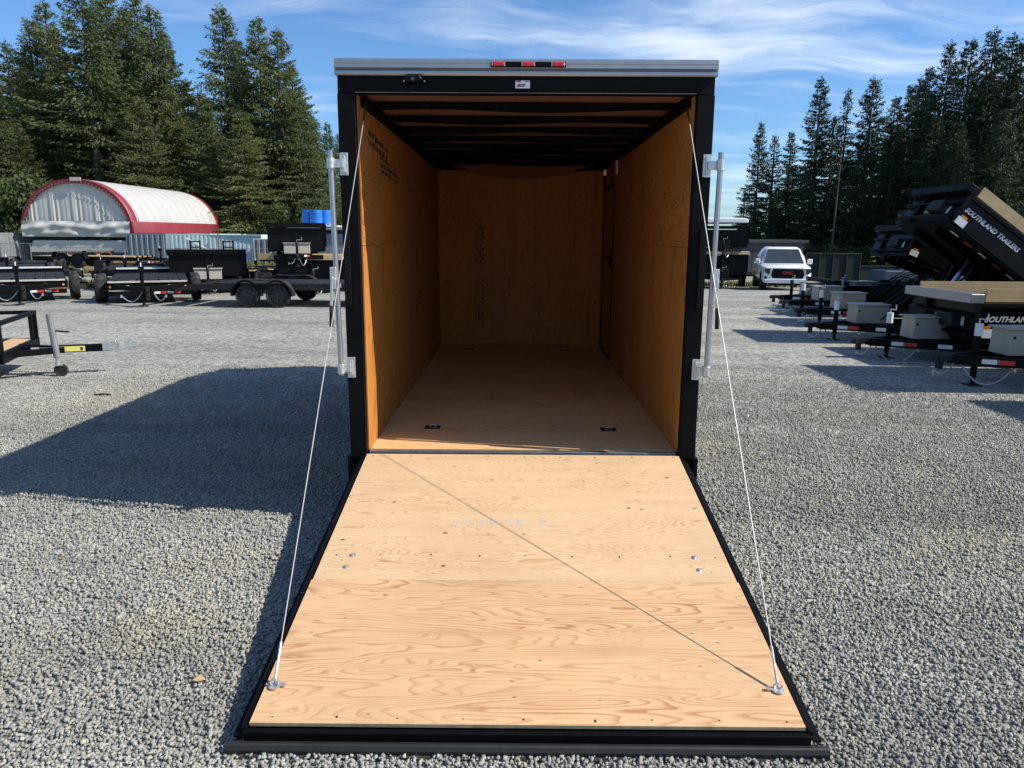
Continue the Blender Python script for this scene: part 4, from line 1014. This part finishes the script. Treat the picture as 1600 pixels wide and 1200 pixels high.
def tent():
    x0, x1 = -41.4, -32.3; cx0 = (x0+x1)/2; hw = (x1-x0)/2+.1; zb = GZ+2.62; H = 4.35; y0, y1 = TF+.6, TF+19.5
    t = thing('arched_tent', 'white arched fabric tent with dark red edges set on shipping containers', 'tent', (cx0, y0, zb), 0)
    def arch(f): a = math.pi*(1-f); return (hw*math.cos(a), H*math.sin(a)**.92 if math.sin(a) > 0 else 0)
    NS = 40
    def strip(nm, ya, yb, f0, f1, m, lift=0.0, sag=0.0, rows=2):
        vs = []; k = NS+1
        for j in range(rows+1):
            yy = ya+(yb-ya)*j/rows
            for i in range(k):
                f = f0+(f1-f0)*i/NS; x, z_ = arch(f); l = math.hypot(x/hw, z_/H) or 1
                ss = sag*abs(math.sin(math.pi*yy/1.55))
                vs.append((x*(1+(lift+ss)/hw), yy, z_*(1+(lift+ss)/H)))
        fs = [(j*k+i, j*k+i+1, (j+1)*k+i+1, (j+1)*k+i) for j in range(rows) for i in range(NS)]
        mb = MB(); mb.add(vs, fs); o = mb.build(nm, m, t, smooth=True)
        md = o.modifiers.new('thick', 'SOLIDIFY'); md.thickness = .03; return o
    L = y1-y0
    strip('white_cover', 1.0, L-1.0, .045, .955, TARPW, 0, .085, 96)
    strip('front_edge_band', -.05, 1.25, 0, 1, TARPR, .06)
    strip('rear_edge_band', L-1.3, L, 0, 1, TARPR, .06)
    for a, b in ((0, .062), (.938, 1)): strip('eave_band', .0, L, a, b, TARPR, .11)
    for k in range(13): 
        b = MB(); pts = [(arch(i/24)[0]*.985, .3+k*1.5, arch(i/24)[1]*.985) for i in range(25)]
        b.tube(pts, .04, 6).build('hoop', GALV, t)
    vs = []
    for i in range(NS+1):
        x, z_ = arch(i/NS); vs += [(x*1.012, -.06, z_*1.012), (x*.935, -.03, z_*.935)]
    mb = MB(); mb.add(vs, [(2*i, 2*i+1, 2*i+3, 2*i+2) for i in range(NS)]); mb.build('front_arch_hem', TARPR, t, smooth=True)
    # lacing on the front edge
    for k in range(44):
        f = .02+.96*k/43; x, z_ = arch(f)
        MB().box((x*.955, -.10, z_*.955), (.10, .03, .16), (0, -math.atan2(x, z_+.01)+R(35), 0)).build('lacing', simple('lace', (.28, .13, .12), .8) if 'lace' not in MATS else MATS['lace'], t)
    # hanging front tarp with vertical folds
    n = 240; vs = []; rows = 10; r_ = random.Random(2); ph = [r_.uniform(0, 6) for _ in range(8)]
    for j in range(rows+1):
        for i in range(n+1):
            f = .035+.93*i/n; x, z_ = arch(f); x *= .95; top = z_*.95; zz_ = .95+(top-.95)*j/rows if top > .95 else top
            fold = sum(math.sin(x*(3.6+q*3.3)+ph[q]+.15*zz_)*.016/(1+.18*q) for q in range(7))*(1-.5*j/rows)
            vs.append((x, .12+fold, zz_))
    k = n+1; mb = MB(); mb.add(vs, [(j*k+i, j*k+i+1, (j+1)*k+i+1, (j+1)*k+i) for j in range(rows) for i in range(n)])
    mb.build('front_tarp', TARPG, t, smooth=True)
    vs = []; rows = 14
    for j in range(rows+1):
        for i in range(n+1):
            x = -hw*.985+2*hw*.975*i/n
            zz_ = -.32+1.30*j/rows+.015*math.sin(x*1.3); fo = .045*math.sin(zz_*9+math.sin(x*1.1)*1.5)+.03*math.sin(x*3+zz_*4)+.02*math.sin(x*7-zz_*5)
            vs.append((x, -.10+fo-.12*math.sin(math.pi*j/rows), zz_))
    mb = MB(); mb.add(vs, [(j*k+i, j*k+i+1, (j+1)*k+i+1, (j+1)*k+i) for j in range(rows) for i in range(n)])
    mb.build('rolled_skirt_tarp', TARPB, t, smooth=True)
    MB().box((.35, -.16, H+.02), (.9, .06, .30)).build('ridge_patch', TARPB, t)
    MB().box((hw+.05, L-6.5, -.05), (.1, 3.8, .5)).build('pale_eave_patch', TARPG, t)
    return t
tent()
# things under the tent mouth
vt = thing('covered_boat_trailer', 'pale grey covered trailer standing in the shade under the tent mouth', 'trailer', (-36.5, TF+1.5, GZ), 0)
MB().prism([(-4.6, 1.1), (-4.2, 2.0), (3.6, 2.0), (4.3, 1.3), (4.3, 1.0), (-4.6, 1.0)], 1, -.9, 1.2).build('cover', TARPG, vt, bevel=.05)
MB().box((0, 0, .75), (8.6, 1.6, .2)).build('frame', DARK, vt)
for x in (1.2, 2.2): wheel(vt, (x, -1.0, .38), 1, .38, .24)
slab('cargo_crate', 'dark crate in the shade of the tent mouth, at its left side', 'crate', (-40.8, TF+2.0, GZ+.9), (1.8, 1.4, 1.8), DARK)
slab('cargo_crate', 'low rusty steel bin before the tent mouth, at its right', 'crate', (-33.6, TF-4.0, GZ+.6), (3.0, 1.4, 1.2), RUST)
for k, (x, y, z_, L_, m_, lb) in enumerate(((-24.3, 42.0, .95, 6.0, LUMB, 'topmost long pale board on the lumber pile before the tent'), (-25.5, 42.3, .72, 7.0, RUST, 'rust brown beam second from top of the pile before the tent'), (-24.0, 41.8, .5, 5.5, LUMB, 'grey brown board third from top of the lumber pile'), (-26.3, 41.6, .25, 7.0, RUST, 'bottom rusty beam of the pile before the tent'))):
    slab('lumber_beam', lb, 'beam', (x, y, GZ+z_), (L_, .35, .16), m_, (0, R(-1.5+k), R(2*k)))
slab('lumber_bundle', 'squat bundle of pale lumber with rounded end before the tent', 'lumber', (-26.4, 41.9, GZ+1.18), (1.9, 1.0, .3), NEWL)

def wire_fence(label, x0, x1, y, z0, H, m, n, screen=None):
    t = thing('chain_link_fence', label, 'fence', (x0, y, z0), 0)
    L = x1-x0
    pm = DARK if screen else GALV
    for k in range(n+1): MB().cyl((L*k/n, 0, 0), (L*k/n, 0, H), .03, 6).build('fence_post', pm, t)
    MB().cyl((0, 0, H), (L, 0, H), .022, 6).build('top_rail', pm, t)
    if screen: MB().box((L/2, .04, H/2), (L, .01, H-.08)).build('screen_cloth', screen, t)
    else:
        b = MB(); s = .22
        k = 0; x = -H
        while x < L:
            for sgn in (1, -1):
                a, c = (x, 0), (x+H, H)
                x_a, z_a = (x, 0) if x >= 0 else (0, -x); x_c, z_c = (x+H, H) if x+H <= L else (L, L-x)
                if sgn == -1: z_a, z_c = H-z_a, H-z_c
                b.bar((x_a, 0, z_a), (x_c, 0, z_c), .006, .006)
            x += s
        b.build('wire_mesh', GALV, t)
    return t
wire_fence('wire mesh fence with thin posts before the blue containers', -30, -9.5, 44.0, GZ, 1.7, GALV, 9)
wire_fence('wire mesh fence with thin posts before the tent mouth', -46, -31, 47.0, GZ, 1.9, GALV, 6)
wire_fence('fence hung with dark green screen cloth right of the pickup', 16.4, 19.5, 38.0, GZ, 1.75, GALV, 4, SCREEN)
wire_fence('dark screened fence running behind the raised dump beds', 20.6, 38.0, 42.0, GZ, .9, GALV, 8, SCREEN)
sh = thing('storage_shed', 'low grey shed seen over the pickup roof', 'shed', (17.2, 46, GZ), 0)
for k in range(6): MB().box((-2.0+.68*k+.3, 0, 1.35), (.66, .12, 2.1)).build('siding_panel', SHEDM, sh)
MB().box((0, 2, 2.35), (4.6, 4.4, .18)).box((0, 2, 1.2), (3.9, 3.8, 2.2)).build('roof', SHEDM, sh)
bgb = thing('grey_building', 'low grey building with metal roof behind the dump stack', 'building', (-12.3, 52, GZ), 0)
for k in range(16): MB().box((-4+.62*k, 0, 1.4), (.60, .12, 2.5)).build('wall_panel', CONTG, bgb)
MB().box((.6, 2.4, 2.85), (11, 5.4, .14), (R(-4), 0, 0)).build('roof', ALU, bgb)
MB().box((.6, 3, 1.2), (10, 4.6, 2.4)).build('inner_block', CONTG, bgb)
# low covered loads behind the raised beds
for x, y, L_, m_, lb in ((19.5, 33, 3.0, BLUET, 'faded blue covered load low behind the tipped trailers'), (22.2, 34, 4.6, REDP, 'magenta covered load low behind the tipped trailers')):
    t = thing('covered_load', lb, 'trailer', (x, y, GZ+.1), 0)
    MB().prism([(-L_/2, .35), (-L_/2*.9, .95), (L_/2*.8, .9), (L_/2, .35)], 1, -.8, .8).build('tarp', m_, t, bevel=.04)
    MB().box((0, 0, .3), (L_, 1.5, .1)).build('frame', DARK, t)
    for xx in (-.4, .4): wheel(t, (xx, -.75, .22), 1, .30, .2)
# assorted parts heap behind the left row (a machine with hydraulic hoses)
hp = thing('hitch_parts_pile', 'heap of dark steel hitch parts between the two left deck trailers', 'parts pile', (-17.3, 24.0, ground_z(0, 24)), 0)
r_ = random.Random(9)
for k in range(14):
    p = Vector((r_.uniform(-.9, .9), r_.uniform(-.4, .4), r_.uniform(.1, .75))); q = p+Vector((r_.uniform(-.6, .6), r_.uniform(-.2, .2), r_.uniform(-.1, .35)))
    MB().bar(p, q, .07, .07).build('steel_part', DARK if k % 3 else ZINC, hp)
MB().box((0, 0, .1), (1.8, .9, .2)).build('pallet', LUMB, hp)
deck_trailer('black deck trailer standing high on blocks before the left grey containers', (-23.5, 28.5, ground_z(0, 28)+.25), R(100), DL=5, W=2.5, deckm=DARK, ramps=False, chains=False)
deck_trailer('black deck trailer parked crosswise before the blue grey container end', (-19.5, 29.5, ground_z(0, 29)+.1), R(5), DL=5, W=2.3, deckm=DARK, ramps=False, chains=False)
deck_trailer('black deck trailer parked crosswise before the tent mouth, nearest of those', (-25.0, 26.5, ground_z(0, 26)+.1), R(-8), DL=5.5, W=2.3, deckm=DARK, ramps=False, chains=False)
slab('loose_dump_body', 'loose black steel dump body sitting behind the second deck trailer from the left', 'dump_body', (-14.2, 26.5, ground_z(0, 26)+.55), (2.2, 3.0, .9), BLACK)  # plain black box for a loose dump body
# small twig and leaf on the gravel near ramp
tw = MB().tube([(-5.05, 3.78, .012), (-4.95, 3.8, .02), (-4.86, 3.79, .012)], .012, 5).build('twig', DARK); tag(tw, 'small dark stick lying on the gravel right of the jack wheel', 'stick')
lf = MB().add([(-1.435, -1.93, .018), (-1.40, -1.955, .03), (-1.375, -1.93, .022), (-1.405, -1.905, .034), (-1.41, -1.94, .012)], [(0, 1, 2, 3), (0, 4, 1)]).build('fallen_leaf', DBOARD); tag(lf, 'small tan dry leaf on the gravel left of the ramp corner', 'leaf')

# ------------------------------------------------------------ vegetation
def conifer_mesh(seed, H, R0, clear, dens, droop=.35, tipw=1.0, ragged=.35):
    """boughs in loose whorls; each bough is a flat drooping frond of many small needle sprays"""
    g = np.random.default_rng(seed); A = []; Dv = []; Ln = []
    zc = clear*H; z_ = zc; lean = g.normal(0, .004, 2)
    while z_ < H*.985:
        t = (z_-zc)/(H-zc); prof = (1-t)**.95*(.70+.30*min(1, t*6+.1))
        gap = 1.0 if g.random() > .12*ragged*2 else .45
        for _ in range(int(g.integers(5, 8))):
            L = R0*prof*g.uniform(1-ragged*1.15, 1.15)*gap+.3
            az = g.uniform(0, 6.283); el0 = .62*t-.06+g.normal(0, .10)
            n = max(8, int(L*33*dens)); s = g.random(n)**.8*.94+.08
            lat = g.normal(0, 1, n)*(.05+.15*L*np.sin(np.pi*np.clip(1.08-s, 0, 1))**.8)
            al = L*s; dz = L*(s*math.tan(el0)-droop*s**1.6*(1-.6*t)+.16*s**4)-.22*np.abs(lat)
            ca, sa_ = math.cos(az), math.sin(az)
            px_ = ca*al-sa_*lat; py_ = sa_*al+ca*lat
            hang = g.random(n) < .35
            pz = z_+dz+g.normal(0, .05, n)
            dd = az+np.sign(lat)*g.uniform(.15, .9, n)
            de = np.where(hang, g.uniform(-1.25, -.6, n), g.uniform(-.5, .15, n))
            A.append(np.stack([px_+lean[0]*z_, py_+lean[1]*z_, pz], -1))
            Dv.append(np.stack([np.cos(dd)*np.cos(de), np.sin(dd)*np.cos(de), np.sin(de)], -1))
            Ln.append((.46-.16*s)*g.uniform(.6, 1.3, n)*(.6+.4*prof)*tipw)
        z_ += g.uniform(.42, .78)*(.45+.55*(1-t))
    n = 40; A.append(np.stack([g.normal(0, .05, n), g.normal(0, .05, n), np.linspace(H*.93, H, n)], -1)); a = g.uniform(0, 6.28, n)
    Dv.append(np.stack([np.cos(a)*.6, np.sin(a)*.6, np.full(n, .45)], -1)); Ln.append(np.linspace(.6, .22, n))
    A = np.concatenate(A); Dv = np.concatenate(Dv); Ln = np.concatenate(Ln)
    return shards(A, Dv, Ln, g, .20)
def shards(A, Dv, Ln, g, wf):
    n = len(A)
    rv = g.normal(0, 1, (n, 3)); rv[:, 2] *= .45
    side = np.cross(Dv, rv); side /= np.linalg.norm(side, axis=1)[:, None]+1e-6
    W_ = (Ln*wf*g.uniform(.7, 1.3, n))[:, None]
    mid = A+Dv*Ln[:, None]*.45; tip = A+Dv*Ln[:, None]; tip[:, 2] -= Ln*.15
    V = np.stack([A, mid+side*W_, tip, mid-side*W_], 1).reshape(-1, 3)
    F = (np.arange(n)*4)[:, None]+np.array([0, 1, 2, 3])[None]
    return V, F
def broad_mesh(seed, H, R0):
    g = np.random.default_rng(seed); A = []; 
    for _ in range(26):
        c = np.array([g.normal(0, R0*.45), g.normal(0, R0*.45), H*g.uniform(.28, .86)]); r = R0*g.uniform(.28, .5)
        n = 420; v = g.normal(0, 1, (n, 3)); v /= np.linalg.norm(v, axis=1)[:, None]; A.append(c+v*r*g.uniform(.55, 1.05, (n, 1))*np.array([1, 1, .8]))
    A = np.concatenate(A); n = len(A); D_ = g.normal(0, 1, (n, 3)); D_ /= np.linalg.norm(D_, axis=1)[:, None]
    return shards(A, D_, g.uniform(.22, .45, n), g, .34)
CROWN = {}
def crown(key, fn, m):
    if key not in CROWN:
        V, F = fn(); CROWN[key] = raw_mesh('crown', V, F, m)
    return CROWN[key]
def trunk_mesh(key, H, r0, clear, seed):
    k = 'trunk%s' % key
    if k not in CROWN:
        b = MB(); b.cyl((0, 0, -.3), (0, 0, H*.5), r0, 9, r0*.62); b.cyl((0, 0, H*.5), (0, 0, H*.97), r0*.62, 9, r0*.10)
        me = bpy.data.meshes.new('trunk'); me.from_pydata(b.v, [], b.f); me.materials.append(BARK); CROWN[k] = me
        g = np.random.default_rng(seed); b = MB()
        for _ in range(60):
            z_ = H*g.uniform(max(.06, clear*.35), .92); a = g.uniform(0, 6.28); L = (1.1+ (H-z_)/H*1.8)*g.uniform(.4, 1.1)
            b.cyl((0, 0, z_), (math.cos(a)*L, math.sin(a)*L, z_-.12*L), .045, 4, .012, False)
        me2 = bpy.data.meshes.new('limb'); me2.from_pydata(b.v, [], b.f); me2.materials.append(BARK); CROWN[k+'l'] = me2
    return CROWN[k], CROWN[k+'l']
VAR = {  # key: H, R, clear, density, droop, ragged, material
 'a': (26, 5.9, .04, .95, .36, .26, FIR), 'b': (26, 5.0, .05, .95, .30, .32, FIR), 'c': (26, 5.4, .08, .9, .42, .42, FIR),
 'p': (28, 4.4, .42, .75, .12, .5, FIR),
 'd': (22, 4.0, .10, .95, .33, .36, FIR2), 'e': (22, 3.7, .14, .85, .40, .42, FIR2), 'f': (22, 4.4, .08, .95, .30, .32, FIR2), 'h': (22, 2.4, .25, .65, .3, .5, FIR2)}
def tree(key, x, y, z0, H, label, group=None, wide=1.0, rz=None):
    Hv, Rv, cl_, dn, dr, rg, m = VAR[key]
    t = thing('fir_tree', label, 'tree', (x, y, z0), rnd.uniform(0, 6.28) if rz is None else rz, group)
    s = H/Hv; wide *= (1.36 if x < 0 else 1.22); t.scale = (s*wide, s*wide, s)
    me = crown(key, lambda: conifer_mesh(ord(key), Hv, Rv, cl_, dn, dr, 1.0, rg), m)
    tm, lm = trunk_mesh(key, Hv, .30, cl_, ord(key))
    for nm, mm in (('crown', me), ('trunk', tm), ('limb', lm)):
        o = bpy.data.objects.new(nm, mm); COL.objects.link(o); o.parent = t
        if nm == 'limb': o['kind'] = 'stuff'
    return t
def place(u, v, y):
    """world x and z of the point at distance y that shows at picture column u, row v (tree tops)"""
    ve = v+.0058*(806-u); ue = u-.0058*(600-v); t = (600-ve)/1160; dy = y+4.8
    dz = (t*.98-.1972)*dy/(.98+t*.1972); dep = dy*.98-dz*.1972
    return -.054+(ue-806)/1160*dep+.0*dy, 1.905+dz
# left tree line
L_T = [('b', 40, 84, 25, 'tall fir at the left picture edge with a narrow pointed top', 1.0),
 ('p', 122, 82, -35, 'tall thin topped fir with a long bare trunk rising behind the tent', 1.2),
 ('c', 150, 92, -10, 'dense fir right behind the bare trunked fir', .95),
 ('a', 190, 88, 5, 'broad fir whose top reaches the upper picture edge behind the tent', .85),
 ('b', 232, 86, 5, 'broad fir beside the wide blue gap in the left tree line', 1.05),
 ('a', 345, 88, 5, 'fir with the highest pointed top right of the blue gap', 1.0),
 ('b', 402, 90, 25, 'fir with narrow pointed top, second right of the blue gap', 1.0),
 ('a', 432, 86, 42, 'fir with sloping right flank above the blue drums', 1.05),
 ('c', 470, 84, 150, 'shorter fir with layered boughs left of the cargo trailer', 1.1),
 ('b', 510, 92, 190, 'pale small fir seen just left of the cargo trailer post', .8),
 ('c', 5, 88, 60, 'fir cut by the left picture edge', 1.1),
 ('a', 85, 96, 40, 'fir filling the gap left of the bare trunked fir', .9),
 ('c', 290, 100, 120, 'shorter fir standing in the blue gap of the left tree line', 1.2),
 ('a', 262, 84, 130, 'low spreading fir on the left side of the blue gap', 1.1),
 ('b', 320, 82, 150, 'low fir on the right side of the blue gap', 1.2),
 ('c', 375, 80, 170, 'low dense fir standing before the tallest right hand fir', 1.3),
 ('a', 215, 80, 150, 'low dense fir directly behind the tent ridge', 1.2),
 ('c', 160, 90, -25, 'tall fir just right of the bare trunked fir, top cut by the picture edge', 1.0),
 ('b', 252, 88, 45, 'pointed fir on the right shoulder of the left tree mass', .9),
 ('a', -18, 80, 110, 'fir half outside the left picture edge, above the grey containers', 1.1),
 ('c', 30, 94, 90, 'fir filling the left edge behind the narrow pointed one', 1.1),
 ('b', 66, 90, 0, 'fir with thin pointed top between the two left-most tall firs', .95),
 ('c', 205, 95, -20, 'tall fir reaching above the upper picture edge left of the blue gap', .9),
 ('a', 152, 84, 60, 'full fir filling in below the bare trunked fir on its right', 1.0),
 ('b', 370, 94, 60, 'fir top between the highest right hand pair', .9),
 ('a', 455, 92, 95, 'fir on the right slope of the left tree group', .95),
 ('b', 20, 78, 190, 'low dense fir above the grey containers at the left edge', 1.4)]
for k, u, y, v, lb, wd in L_T:
    X_, Z_ = place(u, v, y); tree(k, X_, y, GZ, Z_-GZ, lb, None, wd)
# hidden back row, glimpsed through gaps
for i in range(14):
    y = 104+rnd.uniform(-3, 3); X_, Z_ = place(-30+i*43, 175+40*math.sin(i*2.1), y); tree('abc'[i % 3], X_, y, GZ, Z_-GZ, 'fir in the deep back row glimpsed between the left front firs', 'back row firs left of the cargo trailer')
# trees that close the view behind the cargo trailer when seen from the side
for i in range(8):
    y = 98+rnd.uniform(-4, 4); tree('abc'[i % 3], place(590+i*60, 300, y)[0], y, GZ, 10+3*math.sin(i*1.7), 'lower fir hidden behind the cargo trailer', 'firs behind the cargo trailer')
R_T = [('d', 1190, 76, 188, 'pointed fir standing first right of the cargo trailer', .8),
 ('h', 1212, 74, 210, 'slim short fir between the first two right pointed firs', 1.1),
 ('e', 1238, 76, 205, 'short fir left of the tall double pointed fir', .95),
 ('d', 1285, 72, 118, 'tall irregular fir above the pickup', .95),
 ('e', 1305, 70, 180, 'bushy fir tucked against the right flank of the tall irregular fir', 1.1),
 ('h', 1327, 72, 138, 'spindly fir top between the two tall right hand firs', .8),
 ('d', 1366, 72, 118, 'tall pointed fir above the tipped trailers', 1.05),
 ('e', 1425, 70, 132, 'fir at the foot of the slope of taller right hand firs', 1.0),
 ('f', 1455, 66, 105, 'fir on the left shoulder of the highest right group', .9),
 ('d', 1487, 64, 62, 'left one of the highest trees in the right group', .85),
 ('f', 1520, 66, 60, 'middle one of the highest trees in the right group', .9),
 ('d', 1556, 62, 42, 'highest fir of the right tree group', 1.0),
 ('f', 1600, 60, 60, 'large fir cut by the right picture edge', 1.0),
 ('e', 1165, 82, 300, 'low fir nearest the cargo trailer on its right side', 1.4),
 ('e', 1345, 66, 230, 'shorter fir before the two tall right hand firs', 1.3),
 ('f', 1400, 64, 200, 'dense mid-height fir behind the tipped beds', 1.2),
 ('e', 1260, 68, 260, 'shorter fir directly above the pickup roof', 1.3),
 ('f', 1500, 58, 190, 'dark fir directly above the lettered raised bed', 1.2),
 ('e', 1570, 56, 170, 'dark fir above the tan side boards at the right edge', 1.2),
 ('d', 1440, 74, 118, 'fir filling the step up to the highest right group', 1.0),
 ('f', 1400, 76, 150, 'fir closing the dip right of the tall pointed fir', 1.0),
 ('d', 1585, 66, 50, 'fir just inside the right picture edge, behind the largest one', 1.0),
 ('f', 1545, 60, 110, 'broad dark fir under the highest right top', 1.1),
 ('e', 1460, 60, 180, 'dark fir low over the second raised bed', 1.2),
 ('e', 1215, 70, 290, 'low fir above the white topped trailer stack', 1.3)]
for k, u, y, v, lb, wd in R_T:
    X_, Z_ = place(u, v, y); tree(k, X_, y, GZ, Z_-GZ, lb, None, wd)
for i in range(17):
    y = 88+rnd.uniform(-3, 3); u = 1180+i*30; vv = 300-(u-1180)*.42
    X_, Z_ = place(u, vv+25*math.sin(i*1.9), y); tree('def'[i % 3], X_, y, GZ, Z_-GZ, 'fir in the back row behind the dark right tree line', 'back row firs right of the cargo trailer', 1.2)
# dead grey pole-like trunk in the right group
o = MB().cyl((0, 0, 0), (.15, 0, 9.5), .11, 8, .05).build('bare_trunk', BARK, None, (place(1298, 400, 60)[0], 60, GZ)); tag(o, 'bare leaning pole-like trunk in front of the dark right trees', 'tree')
def bush(x, y, H, label, s=1.0, group=None):
    t = thing('bush', label, 'bush', (x, y, GZ), rnd.uniform(0, 6), group); t.scale = (H/6*s, H/6*s, H/6)
    for nm, mm in (('crown', crown('bush', lambda: broad_mesh(5, 6, 3.2), LEAF)),):
        o = bpy.data.objects.new(nm, mm); COL.objects.link(o); o.parent = t
    o = bpy.data.objects.new('trunk', trunk_mesh('bushy', 4, .12, .2, 3)[0]); COL.objects.link(o); o.parent = t
for u, y, v, lb in ((8, 74, 270, 'leafy green tree above the containers at the far left'), (385, 80, 338, 'leafy bush right of the tent, behind the striped container'), (480, 78, 318, 'leafy bush behind the blue drums')):
    X_, Z_ = place(u, v, y); bush(X_, y, Z_-GZ, lb, .9)
for u, y, v, lb in ((1215, 62, 378, 'dark low bush behind the shed'), (1330, 60, 382, 'low bush at the foot of the right trunks'), (1420, 58, 385, 'low bush behind the tipped trailers'), (1280, 64, 380, 'small bush behind the green screened fence')):
    X_, Z_ = place(u, v, y); bush(X_, y, Z_-GZ, lb, 1.6)
# grass tufts along the yard edge
def grass(name, label, n, xr, yr, h, seed):
    g = np.random.default_rng(seed); x = g.uniform(*xr, n); y = g.uniform(*yr, n)
    t = np.clip((y-15)/25, 0, 1); z_ = -.78*t*t*(3-2*t)
    A = np.stack([x, y, z_], -1); D_ = np.stack([g.normal(0, .3, n), g.normal(0, .3, n), np.ones(n)], -1)
    V, F = shards(A, D_, g.uniform(.4, 1.2, n)*h, g, .07)
    o = bpy.data.objects.new(name, raw_mesh(name, V, F, GRASSM)); COL.objects.link(o); o['kind'] = 'stuff'; tag(o, label, 'grass')
grass('grass', 'yellow green weeds growing along the fence behind the left trailers', 5000, (-34, -9), (46, 56), .7, 1)
grass('grass', 'short yellow grass behind the gap between the left deck trailers', 3000, (-21, -14), (24, 29), .35, 2)
grass('grass', 'yellow green grass strip under and beside the pickup', 5000, (5, 20), (31.5, 37.5), .28, 3)
grass('grass', 'tiny green weed tuft growing out of the gravel on the right', 60, (4.30, 4.50), (3.15, 3.3), .03, 4)
